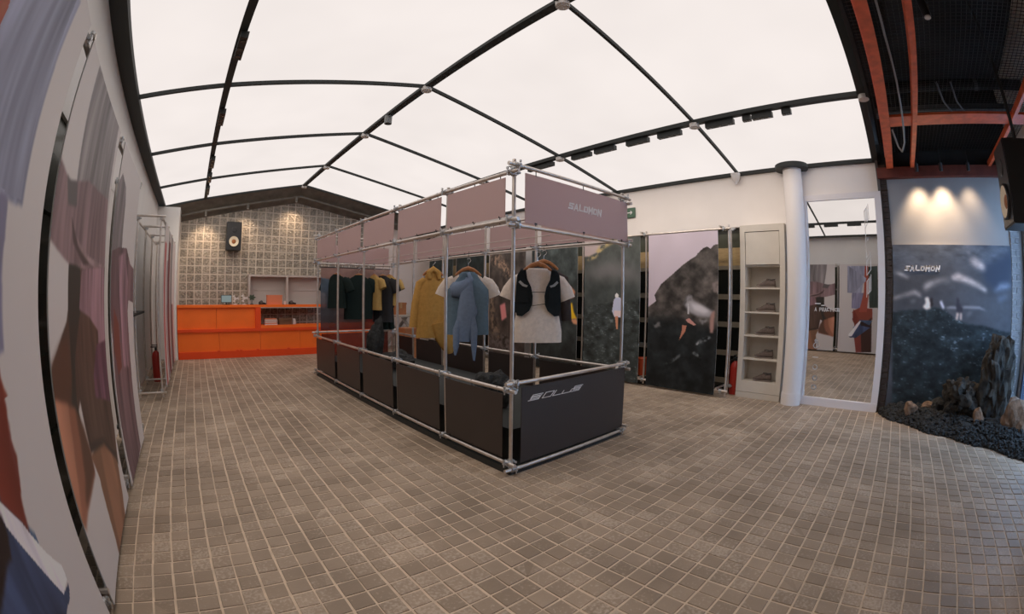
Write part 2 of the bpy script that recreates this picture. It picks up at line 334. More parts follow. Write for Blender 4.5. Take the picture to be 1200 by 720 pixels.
# ---- floor: bed of mortar with single tiles
def floor_material():
    m = bpy.data.materials.new('worn_floor_tile'); m.use_nodes = True; nt = m.node_tree; N = nt.nodes; L = nt.links
    b = N['Principled BSDF']; b.inputs['Specular IOR Level'].default_value = .4
    g = N.new('ShaderNodeNewGeometry')
    sub = N.new('ShaderNodeVectorMath'); sub.operation = 'SUBTRACT'; sub.inputs[1].default_value = (-0.582, -0.293, 0)
    div = N.new('ShaderNodeVectorMath'); div.operation = 'DIVIDE'; div.inputs[1].default_value = (.1175, .1175, 1000)
    fl = N.new('ShaderNodeVectorMath'); fl.operation = 'FLOOR'
    L.new(g.outputs['Position'], sub.inputs[0]); L.new(sub.outputs[0], div.inputs[0]); L.new(div.outputs[0], fl.inputs[0])
    wn = N.new('ShaderNodeTexWhiteNoise'); L.new(fl.outputs[0], wn.inputs['Vector'])
    cr = N.new('ShaderNodeValToRGB'); e = cr.color_ramp.elements
    e[0].position = 0; e[0].color = (.290, .220, .158, 1); e[1].position = 1; e[1].color = (.385, .295, .216, 1)
    k = e.new(.5); k.color = (.338, .258, .188, 1)
    L.new(wn.outputs['Value'], cr.inputs[0])
    # worn pale cement blotches on some of the tiles
    n1 = N.new('ShaderNodeTexNoise'); n1.inputs['Scale'].default_value = 55; n1.inputs['Detail'].default_value = 3; L.new(g.outputs['Position'], n1.inputs['Vector'])
    n2 = N.new('ShaderNodeTexNoise'); n2.inputs['Scale'].default_value = 1.6; n2.inputs['Detail'].default_value = 4; L.new(g.outputs['Position'], n2.inputs['Vector'])
    sep = N.new('ShaderNodeSeparateColor'); L.new(wn.outputs['Color'], sep.inputs[0])
    th = N.new('ShaderNodeMath'); th.operation = 'MULTIPLY_ADD'; th.inputs[1].default_value = .22; L.new(sep.outputs[1], th.inputs[0])
    pre = N.new('ShaderNodeMath'); pre.operation = 'MULTIPLY_ADD'; pre.inputs[1].default_value = .9; pre.inputs[2].default_value = -.13; L.new(n1.outputs[0], pre.inputs[0]); L.new(pre.outputs[0], th.inputs[2])
    a2 = N.new('ShaderNodeMath'); a2.operation = 'MULTIPLY_ADD'; a2.inputs[1].default_value = .55; L.new(n2.outputs[0], a2.inputs[0]); L.new(th.outputs[0], a2.inputs[2])
    mr = N.new('ShaderNodeMapRange'); mr.inputs[1].default_value = .75; mr.inputs[2].default_value = .90; mr.inputs[3].default_value = 0; mr.inputs[4].default_value = .62; L.new(a2.outputs[0], mr.inputs[0])
    mx = N.new('ShaderNodeMix'); mx.data_type = 'RGBA'; mx.inputs[7].default_value = (.52, .425, .335, 1)
    L.new(mr.outputs[0], mx.inputs[0]); L.new(cr.outputs[0], mx.inputs[6])
    st = N.new('ShaderNodeMapRange'); st.inputs[1].default_value = .3; st.inputs[2].default_value = .7; st.inputs[3].default_value = .80; st.inputs[4].default_value = 1.18; L.new(n2.outputs[0], st.inputs[0])
    sc = N.new('ShaderNodeVectorMath'); sc.operation = 'SCALE'; L.new(mx.outputs[2], sc.inputs[0]); L.new(st.outputs[0], sc.inputs['Scale'])
    L.new(sc.outputs[0], b.inputs['Base Color'])
    rr = N.new('ShaderNodeMapRange'); rr.inputs[3].default_value = .42; rr.inputs[4].default_value = .68; L.new(n1.outputs[0], rr.inputs[0]); L.new(rr.outputs[0], b.inputs['Roughness'])
    bp = N.new('ShaderNodeBump'); bp.inputs['Strength'].default_value = .25; bp.inputs['Distance'].default_value = .004; L.new(n1.outputs[0], bp.inputs['Height']); L.new(bp.outputs[0], b.inputs['Normal'])
    return m
M['tile'] = floor_material()
M['grout'] = mat('floor_grout', (.64, .51, .385), .85, var=.15, vscale=9)
floor = MB().box(XL - .1, XR + .3, YF - .1, YB + .1, -.12, -.004).build('floor', M['grout']); floor['kind'] = 'structure'
floor['label'] = 'worn brown grey square tile floor with pale joints'
TP = .1175
TX0, TY0 = -.582, -.293
def tile_mesh(k):
    r = random.Random(k); h = TP / 2 - .0050; b = .0025
    top = [(-h + b, -h + b), (h - b, -h + b), (h - b, h - b), (-h + b, h - b)]; base = [(-h, -h), (h, -h), (h, h), (-h, h)]
    vs = [(x + r.uniform(-.002, .002), y + r.uniform(-.002, .002), r.uniform(-.0003, .0003)) for x, y in top] + [(x, y, -.006) for x, y in base]
    mb = MB(); mb.add(vs, [(0, 1, 2, 3), (4, 5, 1, 0), (5, 6, 2, 1), (6, 7, 3, 2), (7, 4, 0, 3)])
    return mb
tiles = [tile_mesh(k) for k in range(8)]
tile_me = [t.mesh('floor_tile', M['tile']) for t in tiles]
AX = [Vector(a) for a in CAM_AX]
def frame_xy(p):                            # rough position in the picture, only used to choose which tiles are single objects
    d = Vector(p) - Vector((0, 0, 1.4)); x, y, z = d.dot(AX[0]), d.dot(AX[1]), -d.dot(AX[2])
    th = math.atan2(math.hypot(x, y), z); r = 511 * th / (math.hypot(x, y) + 1e-9)
    return 600 + r * x, 360 - r * y
cells = []
for i in range(-4, 60):
    for j in range(-16, 97):
        x = TX0 + (i + .5) * TP; y = TY0 + (j + .5) * TP
        if x < XL + .05 or x > XR - .04 or y > YB - .06 or y < YF + .04: continue
        px, py = frame_xy((x, y, 0))
        seen = -5 < px < 1205 and py < 722 and x > -.66 and not (2.0 < x < 3.75 and 2.4 < y < 7.5)
        cells.append((math.hypot(x, y) if seen else 99 + math.hypot(x, y), x, y, i, j))
cells.sort()
rest = MB()
for n, (d, x, y, i, j) in enumerate(cells):
    k = (i * 7 + j * 13) % 8
    dx = ((i * 37) % 5 - 2) * .0010 + ((j * 11) % 3 - 1) * .0012; dz = ((i * 5 + j * 3) % 7 - 3) * .0004
    if n < 300:
        place(tile_me[k], 'floor_tile', floor, (x + dx, y, dz))
    else:
        rest.add([(vx + x + dx, vy + y, vz + dz) for vx, vy, vz in tiles[k].v], tiles[k].f)
o = rest.build('floor_tile_field', M['tile'], floor); o['kind'] = 'stuff'

# ---- luminous pitched ceiling
ceiling = struct('ceiling', (2.4, 5, 3.28), 'luminous white pitched stretch ceiling with black grid')
def panel_material():
    m = bpy.data.materials.new('backlit_membrane'); m.use_nodes = True; nt = m.node_tree; N = nt.nodes; L = nt.links; N.clear()
    e = N.new('ShaderNodeEmission'); o = N.new('ShaderNodeOutputMaterial'); g = N.new('ShaderNodeNewGeometry')
    n = N.new('ShaderNodeTexNoise'); n.inputs['Scale'].default_value = .9; n.inputs['Detail'].default_value = 2; L.new(g.outputs['Position'], n.inputs['Vector'])
    r = N.new('ShaderNodeMapRange'); r.inputs[1].default_value = .3; r.inputs[2].default_value = .7; r.inputs[3].default_value = CEIL_LIGHT * .97; r.inputs[4].default_value = CEIL_LIGHT * 1.03
    L.new(n.outputs[0], r.inputs[0]); L.new(r.outputs[0], e.inputs[1]); e.inputs[0].default_value = (.905, .830, .795, 1)
    L.new(e.outputs[0], o.inputs[0]); return m
M['membrane'] = panel_material()
for (xa, za), (xb, zb) in zip(STRIPS[:-1], STRIPS[1:]):
    for ya, yb in zip(RAFT[:-1], RAFT[1:]):
        mb = MB(); vs = [(xa, ya, za), (xb, ya, zb), (xb, yb, zb), (xa, yb, za)]
        mb.add([(x, y, z + .012) for x, y, z in vs] + [(x, y, z + .03) for x, y, z in vs], [(0, 1, 2, 3), (4, 7, 6, 5), (0, 4, 5, 1), (1, 5, 6, 2), (2, 6, 7, 3), (3, 7, 4, 0)])
        mb.build('light_panel', M['membrane'], ceiling)
for k, (x, z) in enumerate(STRIPS):         # beams along the room
    w = (.02, .036, .046, .040, .022)[k]
    MB().box(x - w, x + w, RAFT[0] - .08, RAFT[-1], z - .035, z + .06).build('beam', M['black'], ceiling)
for k, y in enumerate(RAFT):                # rafters across
    w = .045 if k == 0 else .016
    for (xa, za), (xb, zb) in zip(STRIPS[:-1], STRIPS[1:]):
        mb = MB(); dz = .03
        vs = [(xa, y - w, za - dz), (xb, y - w, zb - dz), (xb, y + w, zb - dz), (xa, y + w, za - dz)]
        mb.add(vs + [(a, b, c + .08) for a, b, c in vs], [(0, 1, 2, 3), (4, 7, 6, 5), (0, 4, 5, 1), (1, 5, 6, 2), (2, 6, 7, 3), (3, 7, 4, 0)])
        mb.build('rafter', M['black'], ceiling)
disc = MB().cyl((0, 0, -.03), (0, 0, .02), .064, 20).cyl((0, 0, -.036), (0, 0, -.03), .035, 16).mesh('node_disc', mat('node_grey', (.7, .67, .64), .5))
for k in (2, 3):
    for y in RAFT: place(disc, 'node_disc', ceiling, (STRIPS[k][0], y - (0.02 if y < 1 else 0), STRIPS[k][1] - .045))
# dark ledge between the left wall and the ceiling, cover sheet above, soffit over the counter
MB().box(XL - .02, -.845, RAFT[0] - .08, 10.36, 3.255, 3.34).build('eave_ledge', M['black'], ceiling)
for (xa, za), (xb, zb) in zip(STRIPS[:-1], STRIPS[1:]):
    mb = MB(); vs = [(xa, -.02, za + .2), (xb, -.02, zb + .2), (xb, 11.1, zb + .2), (xa, 11.1, za + .2)]
    mb.add(vs + [(a, b, c + .1) for a, b, c in vs], [(0, 1, 2, 3), (4, 7, 6, 5), (0, 4, 5, 1), (1, 5, 6, 2), (2, 6, 7, 3), (3, 7, 4, 0)])
    mb.build('roof_deck', M['void'], ceiling)
for (xa, za), (xb, zb) in zip(STRIPS[:-1], STRIPS[1:]):
    mb = MB(); vs = [(xa, 10.36, za - .02), (xb, 10.36, zb - .02), (xb, YB, zb - .33), (xa, YB, za - .33)]
    mb.add(vs + [(a, b, c + .06) for a, b, c in vs], [(0, 1, 2, 3), (4, 7, 6, 5), (0, 4, 5, 1), (1, 5, 6, 2), (2, 6, 7, 3), (3, 7, 4, 0)])
    mb.build('gable_soffit', M['soffit'], ceiling)
mb = MB()
for (xa, za), (xb, zb) in zip(STRIPS[:-1], STRIPS[1:]): mb.cyl((xa, 10.62, za - .24), (xb, 10.62, zb - .24), .03, 8)
mb.build('soffit_pipe', M['soffit'], ceiling)

# ---- back wall: glass blocks left, plaster right
wall_back = struct('wall_back', (2.4, YB, 0), 'glass block back wall with pale joints')
MB().box(XL, XR + .3, YB - .004, YB + .15, 0, 4.3).build('masonry', M['mortar'], wall_back)
MB().box(4.66, XR + .25, YB - .06, YB + .05, 0, 3.6).build('plaster', M['wall_warm'], wall_back)
def block_material():
    m = bpy.data.materials.new('glass_block'); m.use_nodes = True; nt = m.node_tree; N = nt.nodes; L = nt.links; b = N['Principled BSDF']
    g = N.new('ShaderNodeNewGeometry'); n = N.new('ShaderNodeTexNoise'); n.inputs['Scale'].default_value = 24; n.inputs['Detail'].default_value = 2; L.new(g.outputs['Position'], n.inputs['Vector'])
    oi = N.new('ShaderNodeObjectInfo'); cr = N.new('ShaderNodeValToRGB'); e = cr.color_ramp.elements
    e[0].position = .32; e[0].color = (.17, .148, .118, 1); e[1].position = .7; e[1].color = (.44, .38, .31, 1)
    L.new(n.outputs[0], cr.inputs[0])
    rv = N.new('ShaderNodeMapRange'); rv.inputs[3].default_value = .8; rv.inputs[4].default_value = 1.15; L.new(oi.outputs['Random'], rv.inputs[0])
    sc = N.new('ShaderNodeVectorMath'); sc.operation = 'SCALE'; L.new(cr.outputs[0], sc.inputs[0]); L.new(rv.outputs[0], sc.inputs['Scale']); L.new(sc.outputs[0], b.inputs['Base Color'])
    b.inputs['Roughness'].default_value = .18; b.inputs['Specular IOR Level'].default_value = .7
    bp = N.new('ShaderNodeBump'); bp.inputs['Strength'].default_value = .8; bp.inputs['Distance'].default_value = .03; L.new(n.outputs[0], bp.inputs['Height']); L.new(bp.outputs[0], b.inputs['Normal'])
    return m
M['block'] = block_material()
BP = .19; h = BP / 2 - .0068
bvs = [(-h, .03, -h), (h, .03, -h), (h, .03, h), (-h, .03, h)]
bvs += [(-h, -.012, -h), (h, -.012, -h), (h, -.012, h), (-h, -.012, h)]
q = h * .9; bvs += [(-q, -.028, -q), (q, -.028, -q), (q, -.028, q), (-q, -.028, q)]
bfs = [(0, 1, 5, 4), (1, 2, 6, 5), (2, 3, 7, 6), (3, 0, 4, 7), (4, 5, 9, 8), (5, 6, 10, 9), (6, 7, 11, 10), (7, 4, 8, 11), (8, 9, 10, 11)]
bmsh = MB(); bmsh.add(bvs, bfs); block_me = bmsh.mesh('glass_block', M['block'])
hid = MB()
for i in range(27):
    for j in range(20):
        x = -.46 + (i + .5) * BP; z = .14 + (j + .5) * BP
        if x > 4.62 or z > roof_z(x) - .22: continue
        seen = z > 1.1 and x < 3.5 or (z > .6 and 1.3 < x < 2.9)
        if z < 1.85 and 1.2 < x < 3.2 and z > 1.1: seen = False
        if seen: place(block_me, 'glass_block', wall_back, (x, YB + .017, z))
        else: hid.add([(a + x, b + YB + .017, c + z) for a, b, c in bvs], bfs)
o = hid.build('glass_block_field', M['block'], wall_back); o['kind'] = 'stuff'
MB().box(XL, -.475, 10.12, YB + .05, 0, 3.22).build('corner_pier', M['wall_grey'], wall_back)

# ---- side walls: plaster above, glazed partition with dark panes and bands below
M['pane_black'] = mat('black_pane', (.010, .013, .012), .12, spec=.5)
M['pane_olive'] = mat('olive_pane', (.075, .080, .058), .25)
M['band_wood'] = mat('band_wood', (.42, .30, .15), .5, var=.15, vscale=9, stretch=(1, 1, 6))
M['band_grey'] = mat('band_grey', (.27, .24, .19), .5)
def partition(parent, x, sgn, y0, y1, dark=None):
    dark = dark or M['pane_black']
    """sgn +1: the room is on the -x side"""
    def b(z0, z1, d0, d1, name, m): 
        a = sorted((x - sgn * d1, x + sgn * d0)); MB().box(a[0], a[1], y0, y1, z0, z1).build(name, m, parent)
    b(2.18, 2.47, .05, .0, 'top_panel', M['pane_olive'])
    b(1.91, 2.18, .05, .01, 'wood_band', dark if sgn < 0 else M['band_wood'])
    b(1.85, 1.91, .05, .03, 'ledge', dark if sgn < 0 else M['band_grey'])
    zs = [1.85, 1.44, 1.025, .595, .17]
    for za, zb in zip(zs[:-1], zs[1:]):
        b(zb + .04, za if za == 1.85 else za - .04, .05, .0, 'pane', dark)
        b(zb - .04, zb + .04, .05, .02, 'glazing_bar', dark if sgn < 0 else M['band_grey'])
    b(0, .13, .05, .02, 'kick_panel', M['pane_black'])
wall_right = struct('wall_right', (XR, 5, 0), 'pale plaster side wall over a dark banded partition')
MB().box(XR, XR + .3, 1.45, YB, 2.47, 3.32).build('plaster_upper', M['wall'], wall_right)
MB().box(XR, XR + .3, .05, 1.455, 0, 3.32).build('plaster_lower', M['wall'], wall_right)
MB().box(XR + .14, XR + .3, 2.16, YB, 0, 2.47).build('partition_back', M['black'], wall_right)
partition(wall_right, XR + .12, 1, 2.16, 6.62)
partition(wall_right, XR + .12, 1, 7.04, YB - .06)
MB().box(XR - .02, XR + .3, 6.62, 7.04, 0, 2.5).build('pier', M['white'], wall_right)
MB().box(6.28, XR, .06, 10.9, 3.24, 3.30).build('eave_trim', M['black'], wall_right)
wall_left = struct('wall_left', (XL, 5, 0), 'pale grey side wall over a dark banded partition')
MB().box(XL - .3, XL, YF, 11.1, 2.40, 3.6).build('plaster_upper', M['wall_grey'], wall_left)
MB().box(XL - .3, XL - .1, YF, 10.2, 0, 2.40).build('partition_back', M['black'], wall_left)
partition(wall_left, XL - .03, -1, YF, 4.62, mat('dark_olive_pane', (.055, .062, .044), .22))
MB().box(XL - .3, XL - .005, 4.62, 11.1, 0, 2.42).build('plaster_lower', M['wall_grey'], wall_left)
for y in (5.45, 6.25, 7.1): MB().box(XL - .02, XL + .004, y - .012, y + .012, 0, 2.35).build('panel_joint', M['black'], wall_left)
MB().box(XL - .02, -.86, 5.5, 7.2, 1.12, 1.15).build('bracket_shelf', M['black'], wall_left)

# ---- entrance end: mural wall, brick strips, shopfront
wall_alcove = struct('wall_alcove', (XR, -1, 0), 'entrance side wall with brick edges')
MB().box(XR, XR + .3, YF, .05, 0, 3.02).build('plaster', mat('alcove_paint', (.36, .35, .345), .7, var=.03, vscale=2), wall_alcove)
MB().box(XR, XR + .3, YF, .05, 3.02, 4.3).build('dark_upper', M['void'], wall_alcove)
M['brick_dark'] = mat('dark_brick', (.045, .030, .024), .8, var=.3, vscale=30, bump=.3)
M['brick_pale'] = mat('pale_brick', (.30, .31, .33), .8, var=.15, vscale=30, bump=.3)
M['brick_joint'] = mat('brick_joint', (.10, .07, .05), .9)
M['brick_joint_pale'] = mat('brick_joint_pale', (.62, .62, .62), .9)
def brick_strip(y0, y1, z1, m, mj, two):
    MB().box(XR - .02, XR, y0, y1, 0, z1).build('brick_bed', mj, wall_alcove)
    bh = .075
    me = {}
    for w in (0, 1):
        a = (y1 - y0) / 2 - .006 if (w == 0 or not two) else (y1 - y0) / 4 - .006
        me[w] = MB().box(-.012, .012, -a, a, -bh / 2 + .006, bh / 2 - .006).mesh('brick', m)
    for k in range(int(z1 / bh)):
        z = (k + .5) * bh
        if two and k % 2:
            for s in (-1, 1): place(me[1], 'brick', wall_alcove, (XR - .022, (y0 + y1) / 2 + s * (y1 - y0) / 4, z))
        else: place(me[0], 'brick', wall_alcove, (XR - .022, (y0 + y1) / 2, z))
brick_strip(-.055, .045, 3.2, M['brick_dark'], M['brick_joint'], False)
brick_strip(-2.05, -1.895, 3.0, M['brick_pale'], M['brick_joint_pale'], True)
MB().box(6.22, XR, -2.1, .07, 3.0, 3.14).build('lintel_beam', M['beam_rust'], wall_alcove)
MB().box(6.26, XR + .01, .045, .085, 0, 3.34).build('trim_edge', mat('edge_trim', (.10, .09, .085), .6), wall_alcove)

wall_front = struct('wall_front', (2.6, YF, 0), 'shopfront wall with large panes')
M['frame_dark'] = mat('dark_blue_frame', (.03, .05, .09), .4)
MB().box(XL - .3, XR + .3, YF - .15, YF, 3.05, 4.3).build('header', M['wall_grey'], wall_front)
MB().box(XL - .3, 4.3, YF - .15, YF, 0, 3.05).build('jamb', M['wall_grey'], wall_front)
MB().box(6.2, XR + .3, YF - .15, YF - .02, 0, 3.05).build('jamb', M['brick_pale'], wall_front)
for n in range(2):
    x0 = 4.3 + n * .95; x1 = x0 + .95
    w = struct('window_%d' % (n + 1), ((x0 + x1) / 2, YF - .06, 0))
    mb = MB()
    mb.box(x0, x0 + .05, YF - .1, YF - .03, 0, 3.05).box(x1 - .05, x1, YF - .1, YF - .03, 0, 3.05).box(x0 + .05, x1 - .05, YF - .1, YF - .03, 0, .1).box(x0 + .05, x1 - .05, YF - .1, YF - .03, 2.97, 3.05)
    mb.build('window_frame', M['frame_dark'], w)
    MB().box(x0 + .05, x1 - .05, YF - .07, YF - .06, .1, 2.97).build('pane', M['glass'], w)
pv = MB().box(-8, 14, -12, YF - .15, -.14, -.02).build('ground_outside', mat('pavement', (.30, .30, .31), .8)); pv['kind'] = 'structure'

# entrance ceiling: dark void, wire mesh
void = struct('ceiling_entrance', (2.6, -1, 4.2), 'dark open entrance ceiling above wire mesh')
MB().box(XL - .3, XR + .3, YF - .15, .05, 4.2, 4.35).build('slab', M['void'], void)
MB().box(1.3, 2.5, -.62, -.03, 3.62, 3.66).build('grey_board', M['duct'], void)
MB().box(XL - .3, XR + .3, -.01, .03, 3.5, 4.3).build('bulkhead', M['void'], void)
MB().box(XL - .3, XL, YF - .15, .05, 3.3, 4.3).build('bulkhead', M['void'], void)
mb = MB()
for i in range(108):
    x = 1.0 + i * .05; mb.box(x - .0022, x + .0022, YF, -.02, 3.36, 3.364)
for j in range(42):
    y = YF + .01 + j * .05; mb.box(1.0, XR, y - .0022, y + .0022, 3.365, 3.369)
o = mb.build('wire_mesh', mat('mesh_wire', (.035, .035, .035), .5, .3), void); o['kind'] = 'stuff'

# ================================================================== SCAFFOLD PARTS
TR = .0155
def tube_mesh(name, p0, p1, parent, r=TR, m=None, n=14):
    return MB().cyl(p0, p1, r, n).build(name, m or M['steel'], parent)
def coupler_mesh():
    mb = MB()
    mb.cyl((-.035, 0, 0), (.035, 0, 0), .037, 12).cyl((0, .05, -.035), (0, .05, .035), .037, 12)
    mb.box(-.022, .022, .0, .05, -.022, .022)
    mb.box(-.016, .016, -.062, -.03, -.012, .012).cyl((0, -.05, -.045), (0, -.05, .05), .009, 6).cyl((0, -.05, .03), (0, -.05, .052), .016, 6)
    mb.box(-.012, .012, .08, .112, -.016, .016).cyl((-.045, .1, 0), (.05, .1, 0), .009, 6).cyl((.03, .1, 0), (.052, .1, 0), .016, 6)
    mb.v = [tuple(c * .66 for c in v) for v in mb.v]
    return mb.mesh('coupler', M['clamp'])
COUP = coupler_mesh()
def coupler(parent, p, rz=0, flip=False):
    return place(COUP, 'coupler', parent, p, (math.pi if flip else 0, 0, rz))
TIE = MB().cyl((0, 0, -.03), (0, 0, .03), .004, 5).box(-.012, .012, -.004, .004, .018, .030).mesh('cable_tie', M['blackplastic'])

# lettering from strokes -------------------------------------------------------
GLYPH = {
 'S': [[(1, .86), (.14, .86), (.14, .5), (.86, .5), (.86, .14), (0, .14)]],
 'A': [[(.10, 0), (.5, .9)], [(.5, .9), (.90, 0)], [(.28, .30), (.72, .30)]],
 'L': [[(.14, 1), (.14, .14), (.95, .14)]],
 'O': [[(.14, .14), (.14, .86), (.86, .86), (.86, .14), (.14, .14)]],
 'M': [[(.12, 0), (.12, 1)], [(.16, .92), (.5, .35)], [(.5, .35), (.84, .92)], [(.88, 1), (.88, 0)]],
 'N': [[(.14, 0), (.14, 1)], [(.16, .94), (.84, .06)], [(.86, 0), (.86, 1)]],
 'P': [[(.14, 0), (.14, .86), (.84, .86), (.84, .42), (.14, .42)]],
 'R': [[(.14, 0), (.14, .86), (.84, .86), (.84, .44), (.14, .44)], [(.45, .44), (.9, 0)]],
 'C': [[(.95, .86), (.14, .86), (.14, .14), (.95, .14)]],
 'T': [[(0, .86), (1, .86)], [(.5, .86), (.5, 0)]],
 'I': [[(.5, 0), (.5, 1)]],
 'E': [[(.95, .86), (.14, .86), (.14, .14), (.95, .14)], [(.14, .5), (.85, .5)]],
 'U': [[(.14, 1), (.14, .14), (.86, .14), (.86, 1)]],
 ' ': []}
def stroke(mb, pts, w, fn, t0, t1):
    for (ax, ay), (bx, by) in zip(pts[:-1], pts[1:]):
        dx, dy = bx - ax, by - ay; l = math.hypot(dx, dy) or 1; dx, dy = dx / l, dy / l
        e = w / 2; ax, ay, bx, by = ax - dx * e * .9, ay - dy * e * .9, bx + dx * e * .9, by + dy * e * .9; nx, ny = -dy * e, dx * e
        mb.prism([(ax + nx, ay + ny), (bx + nx, by + ny), (bx - nx, by - ny), (ax - nx, ay - ny)], fn, t0, t1)
def letters(text, u0, u1, v0, v1, fn, t, parent, m, name='lettering', weight=.22, slant=.18, gap=.18, aspect=None):
    mb = MB(); H = v1 - v0; n = len(text); adv = (u1 - u0) / (n - gap); gw = adv * (1 - gap)
    for i, ch in enumerate(text):
        for pts in GLYPH[ch]:
            P = [(u0 + i * adv + x * gw + slant * H * (y - .5), v0 + y * H) for x, y in pts]
            # keep the stroke weight even although the letters are wider than tall
            stroke(mb, P, weight * H, fn, 0, t)
    return mb.build(name, m, parent)

# ================================================================== DISPLAY STAND
SF = Vector((2.135, 2.45)); UY = Vector((-.016, .99987)); UX = Vector((.99987, .016))
SW, SL = 1.46, 4.95
def sp(u, v, z):                            # u across, v along, metres
    p = SF + UX * u + UY * v
    return Vector((p.x, p.y, z))
SZ = (.10, .69, 1.965, 2.34)
EZ = (.05, .745, 1.924, 2.395)              # end rails sit a tube higher or lower than the side rails
stand = thing('display_stand', sp(SW / 2, SL / 2, 0), 'long steel scaffold display stand with mauve top panels and dark skirt panels', 'display stand')
ROT = math.atan2(UX.y, UX.x)
BAY = {0: [0, .90, 1.87, 2.85, 3.87, SL], SW: [0, 1.22, 2.18, 3.22, 4.15, SL]}
for u in (0, SW):
    BAYS = BAY[u]
    for v in BAYS:
        tube_mesh('post', sp(u, v, .057), sp(u, v, 2.45 if v in (0, SL) else 2.39), stand)
    for z in SZ:
        du = -.036 if u == 0 else .036
        tube_mesh('rail', sp(u + du, -.09, z), sp(u + du, SL + .09, z), stand)
        for v in BAYS: coupler(stand, sp(u + du * .5 * 2, v + .0, z), ROT + (-math.pi / 2 if u == 0 else math.pi / 2))
for v, dv in ((0, -.036), (SL, .036)):
    for zz in EZ:
        tube_mesh('rail', sp(-.09, v + dv, zz), sp(SW + .09, v + dv, zz), stand)
        for u in (0, SW): coupler(stand, sp(u, v + dv, zz), ROT + (0 if v == 0 else math.pi))
for u in (.40, SW / 2, 1.16):               # taut steel wires that carry the hangers
    MB().cyl(sp(u, 0, 1.895), sp(u, SL, 1.895), .0035, 6).build('wire', M['steel'], stand)
# panels: top row and skirt, each sheet laced to the rails with ties
def sheet(name, m, a, b, z0, z1, th=.006):
    """sheet between plan points a and b"""
    d = (b - a).normalized(); n = Vector((-d.y, d.x)) * th
    mb = MB(); vs = [(p.x, p.y, z) for z in (z0, z1) for p in (a, b, b + n, a + n)]
    mb.add(vs, [(3, 2, 1, 0), (4, 5, 6, 7), (0, 1, 5, 4), (1, 2, 6, 5), (2, 3, 7, 6), (3, 0, 4, 7)])
    o = mb.build(name, m, stand)
    for z in (z0, z1):
        for f in (.08, .5, .92):
            p = a + (b - a) * f; t = place(TIE, 'cable_tie', o, (p.x, p.y, z + (.02 if z == z1 else -.02)))
    return o
def g(u, v): p = SF + UX * u + UY * v; return Vector((p.x, p.y))
M['film'] = clear_mat('tinted_film', (.22, .035, .022), .72, .2, .04)
pb = MB()
pb.add([tuple(sp(u, v, z)) for z in (0, .055) for u, v in ((-.03, -.03), (SW + .03, -.03), (SW + .03, SL + .03), (-.03, SL + .03))], [(3, 2, 1, 0), (4, 5, 6, 7), (0, 1, 5, 4), (1, 2, 6, 5), (2, 3, 7, 6), (3, 0, 4, 7)])
pb.build('contact_shadow_plate', M['black'], stand)  # black plate added as the contact shadow under the bottom rails
pb = MB()
pb.add([tuple(sp(u, v, z)) for z in (.055, .34) for u, v in ((.07, .07), (SW - .07, .07), (SW - .07, SL - .07), (.07, SL - .07))], [(3, 2, 1, 0), (4, 5, 6, 7), (0, 1, 5, 4), (1, 2, 6, 5), (2, 3, 7, 6), (3, 0, 4, 7)])
pb.build('platform', M['black'], stand)
for k in range(5):
    for u, uo in ((0, -.036), (SW, SW + .036)):
        va, vb = BAY[u][k] + .055, BAY[u][k + 1] - .055
        sheet('top_panel', M['mauve'], g(uo, va), g(uo, vb), 1.995, 2.305)
        sheet('skirt_panel', M['dark_panel'], g(uo, va), g(uo, vb), .135, .655)
ft = sheet('top_panel', M['mauve'], g(.085, -.036), g(SW + .035, -.036), 1.955, 2.35)
fs = sheet('skirt_panel', M['dark_panel'], g(.075, -.036), g(SW + .03, -.036), .085, .705)
fr = sheet('top_panel', M['mauve'], g(.08, SL + .036), g(SW - .08, SL + .036), 1.95, 2.25)
sheet('skirt_panel', M['film'], g(.08, SL + .036), g(SW - .08, SL + .036), .10, .715)
def front_fn(z_off):
    return lambda u, v, t: sp(u, -.0375 - t, v)
letters('SALOMON', .59, 1.05, 2.14, 2.20, front_fn(0), .004, ft, M['white_print'], weight=.2, gap=.12)
# thin double line wordmark on the skirt
SOLUS = [  # every glyph in a unit box, u 0..5
 [(.95, 1), (.05, 1), (.0, .5), (.85, .5), (.80, 0), (-.10, 0)],
 [(.90, .72), (.12, .72), (.02, .22), (.80, .22)],
 [(1.15, 0), (1.25, 1), (2.05, 1), (1.95, 0), (1.15, 0)],
 [(2.25, 1), (2.15, 0), (2.95, 0)],
 [(3.12, .6), (3.05, 0), (3.90, 0), (4.02, .6)],
 [(5.05, 1), (4.20, 1), (4.14, .5), (4.95, .5), (4.88, 0), (4.02, 0)],
 [(5.00, .72), (4.26, .72), (4.22, .25), (4.90, .25)]]
def wordmark(fn, u0, u1, v0, v1, w, parent, m, t=.003, slant=.9):
    mb = MB()
    for pts in SOLUS:
        stroke(mb, [(u0 + (x + .1) / 5.2 * (u1 - u0) + slant * (y - .5) * (v1 - v0), v0 + y * (v1 - v0)) for x, y in pts], w, fn, 0, t)
    return mb.build('wordmark', m, parent)
wordmark(front_fn(0), .16, .80, .588, .628, .0052, fs, M['white_print'])

# a see-through printed sheet hangs at the far end above the skirt

